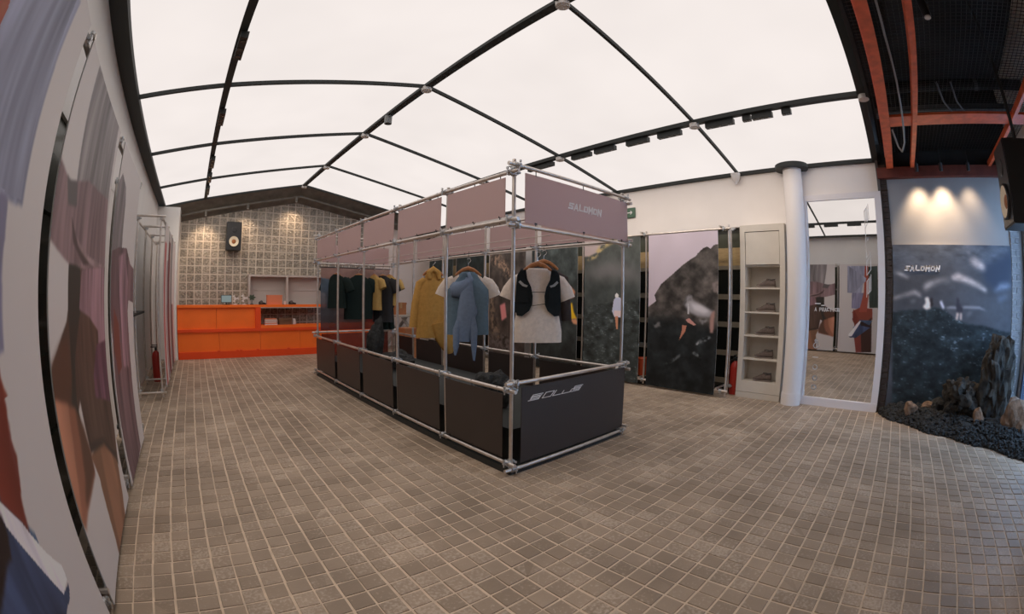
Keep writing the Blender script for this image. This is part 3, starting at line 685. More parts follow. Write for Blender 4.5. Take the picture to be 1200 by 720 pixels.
# ================================================================== POSTER RACKS
def hrack(name, label, cat, base, posts, rails):
    t = thing(name, base, label, cat)
    for a, b in posts: tube_mesh('post', a, b, t)
    for a, b in rails: tube_mesh('rail', a, b, t)
    return t
RP = [2.31, 3.66, 4.98, 6.30, 7.66, 8.98, 10.33]
pr = []; rr = []
for k, y in enumerate(RP):
    for x in (5.99, 6.24):
        yy = y - (.06 if k == 0 and x < 6.1 else 0)
        pr.append(((x, yy, .03), (x, yy, 2.46)))
for z in (.10, 2.40):
    rr.append(((5.955, 2.20, z), (5.955, 10.45, z)))
    for y in RP: rr.append(((5.90, y + .05, z + .035), (6.27, y + .05, z + .035)))
rack_r = hrack('scaffold_rack', 'steel scaffold poster rack along the wall beside the shoe cabinet', 'rack', (6.1, 6, 0), pr, rr)
for y in RP:
    for z in (.10, 2.40):
        coupler(rack_r, (5.955, y, z), -math.pi / 2); coupler(rack_r, (6.24, y, z + .035), math.pi)
LPY = [.40, 1.80, 3.22, 4.60]
pr = []; rr = []
for y in LPY:
    for x in (-.73, -.93): pr.append(((x, y, .03), (x, y, 2.45)))
for z in (.10, 2.42):
    rr.append(((-.70, .3, z), (-.70, 4.62, z)))
    for y in LPY: rr.append(((-.96, y + .05, z + .035), (-.66, y + .05, z + .035)))
for y in LPY:
    for z in (1.2, 1.75): rr.append(((-.95, y + .03, z), (-.72, y + .03, z)))
rack_l = hrack('scaffold_rack', 'steel scaffold poster rack holding the large white posters nearest the camera', 'rack', (-.8, 2.4, 0), pr, rr)
for y in LPY:
    for z in (.10, 2.42): coupler(rack_l, (-.70, y, z), math.pi / 2); coupler(rack_l, (-.93, y, z + .035), 0)
LQ = [6.38, 7.40, 8.50, 9.60]
pr = []; rr = []
for k, y in enumerate(LQ):
    for x in (-.56, -.90): pr.append(((x, y, .03), (x, y, 2.43)))
    rr.append(((-.95, y - .05, 2.41), (-.50, y - .05, 2.41))); rr.append(((-.95, y - .05, .10), (-.50, y - .05, .10)))
for z in (.14, 2.37): rr.append(((-.53, 6.3, z), (-.53, 9.7, z))); rr.append(((-.93, 6.3, z), (-.93, 9.7, z)))
rack_f = hrack('scaffold_rack', 'steel scaffold poster rack on the left wall next to the orange counter', 'rack', (-.73, 8, 0), pr, rr)
for y in LQ:
    for x in (-.56, -.90):
        for z in (.12, 2.39): coupler(rack_f, (x, y - .02, z), 0)

# ================================================================== PRINTED POSTERS (flat prints)
def fbm(h, w, sx, sy, octaves=4, seed=0):
    r = np.random.default_rng(seed); out = np.zeros((h, w)); amp = 1; tot = 0
    for o in range(octaves):
        gx = max(2, int(sx * 2 ** o) + 2); gy = max(2, int(sy * 2 ** o) + 2)
        gr = r.random((gy, gx)); ys = np.linspace(0, gy - 1.001, h); xs = np.linspace(0, gx - 1.001, w)
        y0 = ys.astype(int); x0 = xs.astype(int); fy = (ys - y0)[:, None]; fx = (xs - x0)[None]
        fy = fy * fy * (3 - 2 * fy); fx = fx * fx * (3 - 2 * fx)
        a = gr[y0][:, x0]; b = gr[y0][:, x0 + 1]; c = gr[y0 + 1][:, x0]; d = gr[y0 + 1][:, x0 + 1]
        out += amp * ((a * (1 - fx) + b * fx) * (1 - fy) + (c * (1 - fx) + d * fx) * fy); tot += amp; amp *= .55
    return out / tot * 2 - 1
def blur(a, n):
    n = int(round(n))
    if n < 1: return a
    for _ in range(2):
        for ax in (0, 1):
            p = np.pad(a, [(n, n) if k == ax else (0, 0) for k in (0, 1)], mode='edge'); c = np.cumsum(p, axis=ax)
            c = np.concatenate([np.zeros_like(np.take(c, [0], axis=ax)), c], axis=ax); L = a.shape[ax]
            a = (np.take(c, range(2 * n + 1, 2 * n + 1 + L), axis=ax) - np.take(c, range(0, L), axis=ax)) / (2 * n + 1)
    return a
def pip(poly, U, V):
    m = np.zeros(U.shape, bool); n = len(poly)
    for i in range(n):
        (x0, y0), (x1, y1) = poly[i], poly[(i + 1) % n]
        if y0 == y1: continue
        c = ((V >= y0) != (V >= y1)); m ^= c & (U < (x1 - x0) * (V - y0) / (y1 - y0) + x0)
    return m
def srgb2lin(c):
    c = np.clip(c / 255, 0, 1); return np.where(c <= .04045, c / 12.92, ((c + .055) / 1.055) ** 2.4)
def paint(u0, u1, v0, v1, cell, base, layers, seed=0, under=None, ink=1.0):
    w = int(round((u1 - u0) / cell)) + 1; h = int(round((v1 - v0) / cell)) + 1
    U, V = np.meshgrid(np.linspace(u0, u1, w), np.linspace(v0, v1, h))
    img = np.ones((h, w, 3)) * np.array(base, float)
    if under: img = under(img, U, V, w, h)
    for k, (poly, c, bl, tex) in enumerate(layers):
        a = blur(pip(poly, U, V).astype(float), bl / cell)[..., None]; c = [q * ink for q in c]
        cc = np.ones((h, w, 3)) * np.array(c, float); s = seed * 50 + k
        if tex == 'fold':
            f = fbm(h, w, (u1 - u0) * 9, (v1 - v0) * 1.2, 3, s) + .5 * fbm(h, w, (u1 - u0) * 22, (v1 - v0) * 2.5, 2, s + 9)
            cc *= 1 + .30 * f[..., None]
        elif tex == 'skin': cc *= 1 + .15 * fbm(h, w, (u1 - u0) * 4, (v1 - v0) * 1, 2, s)[..., None]
        elif tex == 'rock':
            cc *= 1 + .8 * fbm(h, w, (u1 - u0) * 7, (v1 - v0) * 8, 5, s)[..., None]
        elif tex == 'speck':
            f = fbm(h, w, (u1 - u0) * 16, (v1 - v0) * 16, 3, s); a = a * np.clip(.55 + 1.6 * f, 0, 1)[..., None]
        elif tex == 'streak':
            f = fbm(h, w, (u1 - u0) * 7, (v1 - v0) * 16, 4, s); cc *= 1 + .3 * f[..., None]
        elif tex == 'gravel':
            f = fbm(h, w, (u1 - u0) * 9, (v1 - v0) * 13, 5, s); cc *= 1 + .6 * f[..., None]
            r = fbm(h, w, (u1 - u0) * 20, (v1 - v0) * 52, 2, s + 5) + .45 * f; cc += (np.clip(r - .40, 0, 1) * 120)[..., None] * np.array([.8, .86, .92])
        img = img * (1 - a) + cc * a
    return img
def print_sheet(name, parent, fn, u0, u1, v0, v1, img, gain, m):
    h, w, _ = img.shape
    us = np.linspace(u0, u1, w); vs = np.linspace(v0, v1, h)
    U, V = np.meshgrid(us, vs)
    co = fn(U.ravel(), V.ravel())
    idx = np.arange(h * w).reshape(h, w)
    f = np.stack([idx[:-1, :-1], idx[:-1, 1:], idx[1:, 1:], idx[1:, :-1]], -1).reshape(-1, 4)
    me = bpy.data.meshes.new(name); me.vertices.add(h * w); me.vertices.foreach_set('co', co.astype(np.float32).ravel())
    me.loops.add(f.size); me.loops.foreach_set('vertex_index', f.ravel().astype(np.int32))
    me.polygons.add(len(f)); me.polygons.foreach_set('loop_start', np.arange(0, f.size, 4, dtype=np.int32))
    me.update(calc_edges=True)
    ca = me.color_attributes.new('ink', 'FLOAT_COLOR', 'POINT')
    rgba = np.ones((h * w, 4), np.float32); rgba[:, :3] = np.clip(srgb2lin(img.reshape(-1, 3)) * gain, 0, .9)
    ca.data.foreach_set('color', rgba.ravel()); me.materials.append(m)
    return link(name, me, parent)
def ink_material(name, rough=.55, alpha=None):
    m = bpy.data.materials.new(name); m.use_nodes = True; nt = m.node_tree; b = nt.nodes['Principled BSDF']
    a = nt.nodes.new('ShaderNodeAttribute'); a.attribute_name = 'ink'
    nt.links.new(a.outputs['Color'], b.inputs['Base Color']); b.inputs['Roughness'].default_value = rough; b.inputs['Specular IOR Level'].default_value = .3
    if alpha is not None: b.inputs['Alpha'].default_value = alpha
    return m
M['ink'] = ink_material('printed_fabric')
M['ink_thin'] = ink_material('printed_mesh_fabric', alpha=.86)
M['banner_back'] = mat('banner_back', (.5, .49, .48), .7)

def wall_poster(name, label, x, sgn, y0, y1, z0, z1, art, cell, base, gain, seed, under=None, group=None, rz=0):
    """hanging fabric poster on the plane x; sgn +1 faces -x. Front carries the print, thin body behind"""
    t = thing(name, (x, (y0 + y1) / 2, z0), label, 'poster', group)
    a = sorted((x, x + sgn * .006)); MB().box(a[0], a[1], y0, y1, z0, z1).build('banner', M['banner_back'], t)
    img = paint(y0, y1, z0, z1, cell, base, art, seed, under, .84 if base == WHITE else 1)
    fx = x - sgn * .0015
    fn = (lambda U, V: np.stack([np.full_like(U, fx), U, V], 1))
    print_sheet('print', t, fn, y0, y1, z0, z1, img, gain, M['ink'])
    return t
WHITE = (172, 167, 166)
GL = 1.62
wall_poster('fabric_poster', 'white poster of a blue shirt and red arm, nearest the camera', -.67, -1, .42, 1.735, .04, 2.45, ART['p1'], .0052, WHITE, GL, 1)
wall_poster('fabric_poster', 'white poster of a figure in draped mauve clothing with bare legs', -.67, -1, 1.87, 3.12, .04, 2.45, ART['p2'], .0052, WHITE, GL, 2)
wall_poster('fabric_poster', 'white poster of a mauve dress, third from the camera on the left', -.66, -1, 3.32, 4.52, .04, 2.45, ART['p3'], .008, WHITE, GL, 3)
def far_art(img, U, V, w, h):
    f = fbm(h, w, 4, 1.5, 3, 77); a = np.clip((U - U.min()) / (U.max() - U.min()), 0, 1)
    m = (np.abs(a - .3 - .1 * f) < .18) & (V < 2.1); img[m] = (150, 80, 82); m2 = (np.abs(a - .85 - .05 * f) < .1) & (V < 1.9); img[m2] = (120, 84, 96)
    return img
wall_poster('fabric_poster', 'white and rose poster on the far left scaffold rack', -.50, -1, 6.48, 7.36, .14, 2.36, [], .02, WHITE, 1.7, 4, far_art)
def far_art2(img, U, V, w, h):
    f = fbm(h, w, 3, 2, 3, 78); a = (U - U.min()) / (U.max() - U.min()); img[:] = (150, 146, 146)
    img[(a < .45 + .1 * f) & (V < 2.2)] = (92, 42, 46); img[(a > .8)] = (50, 46, 50); return img
wall_poster('fabric_poster', 'dark red and grey poster on the far left scaffold rack', -.50, -1, 7.46, 8.46, .14, 2.36, [], .02, WHITE, 1.7, 5, far_art2)
def far_art3(img, U, V, w, h):
    img[:] = (176, 168, 168); img[(V < 1.2) & (U < 9.0)] = (110, 70, 72); return img
wall_poster('fabric_poster', 'pale poster nearest the orange counter on the left rack', -.50, -1, 8.56, 9.62, .14, 2.36, [], .02, WHITE, 1.7, 6, far_art3)

# right hand row, mountain pictures
def dark_ground(c_top, c_bot, seed, amp=.5):
    def f(img, U, V, w, h):
        t = ((V - V.min()) / (V.max() - V.min()))[..., None]
        img = np.array(c_bot) * (1 - t) + np.array(c_top) * t
        return img * (1 + amp * fbm(h, w, 8, 14, 5, seed)[..., None])
    return f
GR = 1.45
def r_sky(img, U, V, w, h): return img * (1 + .03 * fbm(h, w, 3, 3, 2, 5)[..., None])
wall_poster('fabric_poster', 'poster of a runner crouching on black rock under a lilac sky', 5.93, 1, 2.40, 3.58, .03, 2.38, ART['rA'], .0085, (176, 166, 178), GR, 11, r_sky)
wall_poster('fabric_poster', 'dark mountain poster with a small person in a pale blue hoodie', 5.93, 1, 3.74, 4.90, .03, 2.38, ART['rB'], .0085, (60, 66, 66), GR, 12, dark_ground((74, 78, 76), (44, 52, 54), 21, .25))
wall_poster('fabric_poster', 'dark scree poster with a runner in yellow shorts', 5.93, 1, 5.06, 6.24, .03, 2.38, ART['rC'], .0095, (52, 58, 58), GR, 13, dark_ground((66, 74, 74), (34, 38, 38), 22, .55))
wall_poster('fabric_poster', 'brown cliff poster behind the white T-shirt', 5.93, 1, 6.42, 7.57, .03, 2.38, ART['rD'], .011, (62, 56, 52), GR, 14, dark_ground((80, 74, 70), (52, 44, 40), 23, .5))
wall_poster('fabric_poster', 'very dark green mountain poster behind the blue jacket', 5.93, 1, 7.76, 8.90, .03, 2.38, [], .012, (40, 46, 44), GR, 15, dark_ground((44, 54, 54), (34, 32, 30), 24, .5))
wall_poster('fabric_poster', 'very dark mountain poster farthest along the right rack, by the cartons', 5.93, 1, 9.06, 10.22, .03, 2.38, [], .012, (40, 46, 44), GR, 16, dark_ground((44, 54, 54), (34, 32, 30), 25, .5))

# mural by the entrance
mural = thing('wall_mural', (XR - .02, -.96, 0), 'slate blue lava landscape mural above the black stones', 'mural')
MB().box(XR - .03, XR - .005, -1.885, -.06, .0, 2.145).build('board', M['banner_back'], mural)
img = paint(-1.885, -.06, .0, 2.145, .0095, (66, 72, 82), ART['mural'], 31, dark_ground((74, 76, 82), (62, 65, 72), 32, .18))
print_sheet('print', mural, lambda U, V: np.stack([np.full_like(U, XR - .032), U, V], 1), -1.885, -.06, .0, 2.145, img, 1.6, M['ink'])
letters('SALOMON', -.745, -.235, 1.815, 1.88, lambda u, v, t: (XR - .033 - t, -.98 - u, v), .006, mural, M['white_print'], weight=.26)

# printed mesh sheet at the far end of the stand
t = thing('mesh_banner', sp(SW / 2, SL + .02, .74), 'see-through printed mesh sheet at the far end of the display stand', 'banner')
def mesh_art(img, U, V, w, h):
    t_ = ((V - V.min()) / (V.max() - V.min()))[..., None]
    img = np.array((70, 24, 20)) * (1 - t_ ** .7) + np.array((140, 108, 100)) * t_ ** .7
    img = img * (1 + .25 * fbm(h, w, 6, 8, 4, 61)[..., None])
    a = ((U < .36) & (V < 1.70 - .22 * U))[..., None]
    b = (np.array((40, 34, 40)) * (1 - t_) + np.array((92, 112, 130)) * t_) * (1 + .3 * fbm(h, w, 6, 8, 4, 62)[..., None])
    return np.where(a, b, img)
img = paint(.06, SW - .06, .775, 1.86, .012, (90, 70, 66), [], 60, mesh_art)
def fnm(U, V):
    x = SF.x + UX.x * U + UY.x * (SL + .02); y = SF.y + UX.y * U + UY.y * (SL + .02); return np.stack([x, y, V], 1)
print_sheet('print', t, fnm, .06, SW - .06, .775, 1.86, img, 1.35, M['ink_thin'])
MB().cyl(sp(.04, SL + .02, 1.862), sp(SW - .04, SL + .02, 1.862), .008, 8).build('hem_rod', M['blackplastic'], t)

# ================================================================== RECEPTION COUNTER
CY = 10.15
ct = thing('reception_counter', (2, CY, 0), 'bright orange reception counter in front of the glass block wall', 'counter')
CX0, CX1 = -.465, 4.3
MB().box(CX0, CX1, CY, CY + .36, 0, .15).build('plinth', M['orange_dark'], ct)
n = 5; w = (CX1 - CX0) / n
for k in range(n):
    MB().box(CX0 + k * w + .003, CX0 + (k + 1) * w - .003, CY + .03, CY + .36, .15, .575).build('lower_panel', M['orange'], ct)
MB().box(CX0, CX1, CY - .015, CY + .36, .575, .635).build('ledge', M['orange_dark'], ct)
MB().box(1.46, CX1, CY - .01, CY + .36, .635, .70).build('desk_top', M['orange'], ct)
for k in range(2):
    a = CX0 + k * .9; MB().box(a + .003, a + .897, CY + .05, CY + .3, .635, 1.10).build('upper_panel', M['orange'], ct)
MB().box(1.335, 1.46, CY + .0, CY + .34, .635, 1.10).build('end_post', M['orange_dark'], ct)
MB().box(CX0, CX1, CY - .005, CY + .30, 1.10, 1.155).build('bar_top', M['orange'], ct)
MB().box(CX1 - .08, CX1, CY, CY + .34, .70, 1.10).build('end_post', M['orange_dark'], ct)
for x in (.47, .9, .98, 1.37, 2.1): MB().box(x - .03, x + .03, CY - .004, CY + .03, .150, .172).build('bracket', M['orange_dark'], ct)

# things on the bar
t = thing('tablet_screen', (.68, 10.3, 1.155), 'small pale screen on a black stand on the counter bar', 'screen')
MB().box(.55, .80, 10.30, 10.325, 1.20, 1.37).build('case', M['blackplastic'], t)
MB().box(.562, .788, 10.296, 10.301, 1.212, 1.358).build('display', emis('screen_glow', (.36, .43, .42), .5), t)
MB().box(.60, .75, 10.26, 10.38, 1.155, 1.165).box(.66, .69, 10.315, 10.335, 1.165, 1.22).build('foot', M['blackplastic'], t)
def desk_fan(x, r, label):
    t = thing('desk_fan', (x, 10.3, 1.155), label, 'fan', 'white fans on the counter bar')
    ring = MB()
    R1 = [[(x + (r - .0) * math.cos(a) + 0, 10.28 + dy, 1.18 + r + r * math.sin(a)) for a in [2 * math.pi * i / 20 for i in range(20)]] for dy in (0, .03)]
    ring.loft(R1, caps=False); ring.loft([[(x + (v[0] - x) * .86, v[1], 1.18 + r + (v[2] - 1.18 - r) * .86) for v in R] for R in R1], caps=False); ring.build('guard_ring', M['white'], t)
    for k in range(3):
        a0 = k * 2.1; b = MB().prism([(.2 * r * math.cos(a0), .2 * r * math.sin(a0)), (.8 * r * math.cos(a0 - .35), .8 * r * math.sin(a0 - .35)), (.8 * r * math.cos(a0 + .55), .8 * r * math.sin(a0 + .55))], lambda u, v, q: (x + u, 10.29 + q + u * .1, 1.18 + r + v), 0, .006); b.build('blade', M['white'], t)
    MB().cyl((x, 10.28, 1.18 + r), (x, 10.31, 1.18 + r), .3 * r, 10).build('hub', M['white'], t)
    MB().cyl((x, 10.3, 1.155), (x, 10.3, 1.17), .05, 12).cyl((x, 10.3, 1.17), (x, 10.3, 1.19), .012, 6).build('base', M['white'], t)
desk_fan(.88, .11, 'smaller white round fan beside the pale screen')
desk_fan(1.09, .12, 'larger white round fan left of the dark pinwheel')
t = thing('pinwheel', (1.27, 10.3, 1.155), 'dark green leafy pinwheel on a stem on the counter bar', 'pinwheel')
gm = mat('dark_leaf', (.05, .08, .05), .6)
for k in range(6):
    a = k * math.pi / 3; MB().prism([(0, 0), (.05, .03), (.105, 0), (.05, -.03)], lambda u, v, q: (1.27 + u * math.cos(a) - v * math.sin(a), 10.3 + q, 1.315 + (u * math.sin(a) + v * math.cos(a)) * .75), 0, .004).build('blade', gm, t)
MB().cyl((1.27, 10.302, 1.155), (1.27, 10.302, 1.315), .007, 6).cyl((1.27, 10.302, 1.155), (1.27, 10.302, 1.17), .04, 10).build('stem', M['blackplastic'], t)
t = thing('laptop_box', (1.80, 10.3, 1.155), 'pale orange boxy display case on the counter bar', 'box')
om = mat('pale_orange_card', (.70, .22, .11), .6)
MB().box(1.63, 1.98, 10.24, 10.42, 1.155, 1.36).build('box_body', om, t)
MB().box(1.625, 1.985, 10.235, 10.425, 1.34, 1.372).build('lid', om, t)
for x, lab in ((1.52, 'black tape dispenser left of the pale orange case'), (2.24, 'black tape dispenser right of the pale orange case')):
    t = thing('tape_dispenser', (x, 10.28, 1.155), lab, 'tape dispenser', 'tape dispensers on the bar')
    MB().prism([(-.09, 0), (.08, 0), (.08, .035), (.02, .05), (-.05, .085), (-.09, .06)], lambda u, v, q: (x + u, 10.26 + q, 1.155 + v), 0, .06).build('body', M['blackplastic'], t)
    MB().cyl((x - .03, 10.255, 1.215), (x - .03, 10.325, 1.215), .035, 12).build('tape_roll', mat('tape', (.1, .1, .1), .4), t)
t = thing('paper_cup', (2.05, 10.26, 1.155), 'small white paper cup on the counter bar', 'cup')
MB().cyl((2.05, 10.26, 1.155), (2.05, 10.26, 1.235), .026, 14, .034).build('cup_body', M['white'], t)
MB().cyl((2.05, 10.26, 1.231), (2.05, 10.26, 1.238), .036, 14).build('rim', M['white'], t)
# on the lower desk
t = thing('paper_stack', (1.72, 10.35, .70), 'stack of white and orange leaflets on the lower orange desk', 'leaflets')
pm_ = [M['white'], om, M['white'], mat('pink_paper', (.6, .35, .3), .7), M['white'], om]
for k in range(6): MB().box(1.56 + .01 * (k % 2), 1.86 - .012 * (k % 3), 10.20, 10.38, .70 + k * .024, .722 + k * .024).build('leaflet_bundle', pm_[k], t)
t = thing('desk_box', (2.05, 10.35, .70), 'low brown box on the lower orange desk', 'box')
bx_ = mat('brown_card', (.17, .085, .045), .7, var=.2, vscale=8)
MB().box(1.90, 2.20, 10.20, 10.40, .70, .82).build('box_body', bx_, t); MB().box(1.89, 2.21, 10.19, 10.41, .80, .845).build('lid', bx_, t)
t = thing('white_sack', (2.27, 10.36, .70), 'small crumpled white paper bag beside the low brown box', 'bag')
MB().loft([[(2.27 + w_ * math.cos(a) * (1 + .12 * math.sin(3 * a + z)), 10.28 + .05 * math.sin(a), .70 + z) for a in [2 * math.pi * i / 14 for i in range(14)]] for z, w_ in ((0, .05), (.05, .055), (.1, .04), (.13, .03))]).build('bag_body', M['white'], t)

# shelf on the back wall
t = thing('wall_shelf', (2.2, 10.85, 1.08), 'pale grey two-bay wall shelf behind the counter', 'shelf')
sm_ = mat('shelf_laminate', (.50, .45, .42), .5)
X0, X1 = 1.235, 3.16
MB().box(X0, X1, 10.70, 10.965, 1.80, 1.845).build('top_board', sm_, t)
MB().box(X0, X1, 10.70, 10.965, 1.06, 1.10).build('bottom_board', sm_, t)
for x in (X0, 2.17, X1 - .045): MB().box(x, x + .045, 10.70, 10.965, 1.10, 1.80).build('upright', sm_, t)
for a, b in ((X0 + .045, 2.17), (2.215, X1 - .045)):
    MB().box(a, b, 10.94, 10.965, 1.47, 1.80).build('back_board', sm_, t); MB().box(a, b, 10.93, 10.965, 1.10, 1.465).build('back_board', sm_, t)

# ================================================================== LOUDSPEAKERS
def speaker(label, loc, rz, w, d, hh, tilt=0):
    t = thing('loudspeaker', loc, label, 'loudspeaker', 'black loudspeakers with cream cones')
    Mx = Matrix.Translation(loc) @ Matrix.Rotation(rz, 4, 'Z') @ Matrix.Rotation(tilt, 4, 'X')   # front is local -y
    MB().box(-w / 2, w / 2, 0, d, 0, hh).xf(Mx).build('cabinet', mat('speaker_black', (.012, .014, .016), .42), t)
    MB().box(-w / 2 + .012, w / 2 - .012, -.008, 0, .012, hh - .012).xf(Mx).build('baffle', M['blackplastic'], t)
    zc = hh * .30; R = w * .36
    mb = MB(); rings = []
    for r, y in ((R, -.008), (R, -.034), (R * .90, -.036), (R * .84, -.034), (R * .40, -.012), (R * .34, -.011)):
        rings.append([(r * math.cos(a), y, zc + r * math.sin(a)) for a in [2 * math.pi * i / 28 for i in range(28)]])
    mb.loft(rings[:3], caps=False).xf(Mx).build('surround', M['blackplastic'], t)
    MB().loft(rings[2:], caps=False).xf(Mx).build('woofer_cone', M['cream'], t)
    MB().loft([[(r * math.cos(a), y, zc + r * math.sin(a)) for a in [2 * math.pi * i / 20 for i in range(20)]] for r, y in ((R * .42, -.011), (R * .3, -.022), (R * .1, -.028))]).xf(Mx).build('dust_cap', mat('rust_dust_cap', (.35, .12, .03), .5), t)
    z2 = hh * .72
    MB().loft([[(r * math.cos(a), y, z2 + r * math.sin(a)) for a in [2 * math.pi * i / 20 for i in range(20)]] for r, y in ((R * .5, -.010), (R * .46, -.02), (R * .2, .0))]).xf(Mx).build('tweeter', M['blackplastic'], t)
    MB().box(-w * .25, w * .25, d, d + .05, hh * .4, hh * .6).xf(Mx).build('bracket', M['black'], t)
    return t
speaker('black loudspeaker with a cream cone mounted on the glass block wall', (.835, 10.62, 2.39), 0, .36, .3, .65, .0)
MB().cyl((.835, 10.97, 2.7), (.835, 10.995, 2.7), .05, 10).build('wall_plate', M['black'], bpy.data.objects['loudspeaker'])
spk = speaker('large black loudspeaker with a cream cone hung by the shopfront', (3.86, -1.17, 2.0), math.pi, .38, .42, .64)
MB().cyl((3.86, -1.38, 2.64), (3.86, -1.38, 4.2), .02, 8).build('hanger_pole', M['black'], spk)

# ================================================================== MIRROR
mr = thing('wall_mirror', (6.28, .65, 0), 'tall wall mirror in a white frame beside the round column', 'mirror')
MR_ROT = math.radians(-1.0)
fm = mat('mirror_frame', (.80, .76, .77), .5)
def mxf(mb):                                # the mirror leans out of square by one degree
    return mb.xf(Matrix.Translation((6.29, .65, 0)) @ Matrix.Rotation(MR_ROT, 4, 'Z') @ Matrix.Translation((-6.29, -.65, 0)))
mxf(MB().box(6.285, 6.30, .15, 1.15, .11, 2.76)).build('mirror_glass', mat('mirror_silver', (.86, .85, .84), .012, 1), mr)
mxf(MB().box(6.262, 6.312, .055, .15, .02, 2.84)).build('frame_side', fm, mr)
mxf(MB().box(6.262, 6.312, 1.15, 1.185, .02, 2.84)).build('frame_side', fm, mr)
mxf(MB().box(6.262, 6.312, .15, 1.15, 2.76, 2.84)).build('frame_top', fm, mr)
mxf(MB().box(6.255, 6.312, .06, 1.185, .0, .11)).build('frame_base', fm, mr)
def mfn(u, v, t_):                          # u grows to the right in view = -y
    p = Matrix.Translation((6.29, .65, 0)) @ Matrix.Rotation(MR_ROT, 4, 'Z') @ Matrix.Translation((-6.29, -.65, 0)) @ Vector((6.283 - t_, -u, v)); return tuple(p)
dm = mat('white_vinyl', (.72, .70, .69), .5)
letters('A', -1.06, -1.03, 1.275, 1.325, mfn, .0015, mr, dm, weight=.18, slant=0, gap=.12)
letters('PRACTICE', -.99, -.70, 1.275, 1.325, mfn, .0015, mr, dm, weight=.18, slant=0, gap=.2)
mb = MB(); stroke(mb, [(-1.05, 1.375), (-.98, 1.375)], .014, mfn, 0, .0015); stroke(mb, [(-.96, 1.352), (-.92, 1.352)], .012, mfn, 0, .0015); mb.build('underline', dm, mr)
def disc_(u, v, r, inner=0):
    mb = MB(); n = 18
    if inner: 
        for i in range(n): stroke(mb, [(u + r * math.cos(2 * math.pi * i / n), v + r * math.sin(2 * math.pi * i / n)), (u + r * math.cos(2 * math.pi * (i + 1) / n), v + r * math.sin(2 * math.pi * (i + 1) / n))], inner, mfn, 0, .0015)
    else: mb.prism([(u + r * math.cos(2 * math.pi * i / n), v + r * math.sin(2 * math.pi * i / n)) for i in range(n)], mfn, 0, .0015)
    return mb.build('round_decal', dm, mr)
disc_(-1.015, .815, .035, .013); disc_(-1.015, .875, .020, .011)
for v in (.37, .245): disc_(-1.0, v, .030, .018)
disc_(-1.01, .52, .032, .010)
mb = MB(); stroke(mb, [(-1.05, .655), (-.98, .655)], .013, mfn, 0, .0015); mb.build('underline', dm, mr)
wordmark(lambda a, b, t_: mfn(b, a, t_), 1.50, 2.66, -.315, -.255, .0075, mr, dm, .0015)

# ================================================================== COLUMN, CABINET, SHOES
colm = thing('round_column', (6.17, 1.30, 0), 'pale round column with a black ceiling collar', 'column')
cmat = mat('column_paint', (.84, .80, .79), .5)
MB().cyl((6.17, 1.30, .16), (6.17, 1.30, 3.29), .135, 40).build('shaft', cmat, colm)
MB().cyl((6.17, 1.30, 0), (6.17, 1.30, .16), .142, 40).build('base_sleeve', cmat, colm)
MB().cyl((6.17, 1.30, 3.20), (6.17, 1.30, 3.26), .24, 40).build('collar', M['black'], colm)
cab = thing('shoe_cabinet', (6.35, 1.81, 0), 'tall grey open cabinet with five shoe shelves beside the column', 'cabinet')
Y0, Y1, XF, XK = 1.475, 2.15, 6.18, 6.50
MB().box(XF, XK, Y0, Y0 + .075, .09, 2.465).build('side_panel', M['cabinet'], cab)
MB().box(XF, XK, Y1 - .075, Y1, .09, 2.465).build('side_panel', M['cabinet'], cab)
MB().box(XK - .02, XK, Y0 + .075, Y1 - .075, .09, 2.465).build('back_panel', M['cabinet'], cab)
MB().box(XF, XK, Y0 + .075, Y1 - .075, 2.37, 2.465).build('top_panel', M['cabinet'], cab)
MB().box(XF + .012, XF + .03, Y0 + .082, Y1 - .082, 1.90, 2.362).build('door', M['cabinet'], cab)
MB().box(XF + .04, XK - .02, Y0 + .075, Y1 - .075, 1.875, 1.895).build('inner_top', M['cabinet'], cab)
MB().box(XF, XK, Y0, Y1, .0, .085).build('plinth', M['cabinet'], cab)
SHZ = [1.555, 1.215, .885, .555, .225]
for z in SHZ[:4]: MB().box(XF + .01, XK - .02, Y0 + .075, Y1 - .075, z, z + .022).build('shelf', M['cabinet'], cab)
MB().box(XF, XK - .02, Y0 + .075, Y1 - .075, .09, SHZ[4] + .022).build('base_panel', M['cabinet'], cab)
um = mat('shoe_upper', (.125, .092, .08), .75, var=.25, vscale=40, bump=.3, bscale=90)
solem = mat('shoe_sole', (.22, .18, .16), .7); lacem = mat('shoe_lace', (.07, .06, .058), .7)
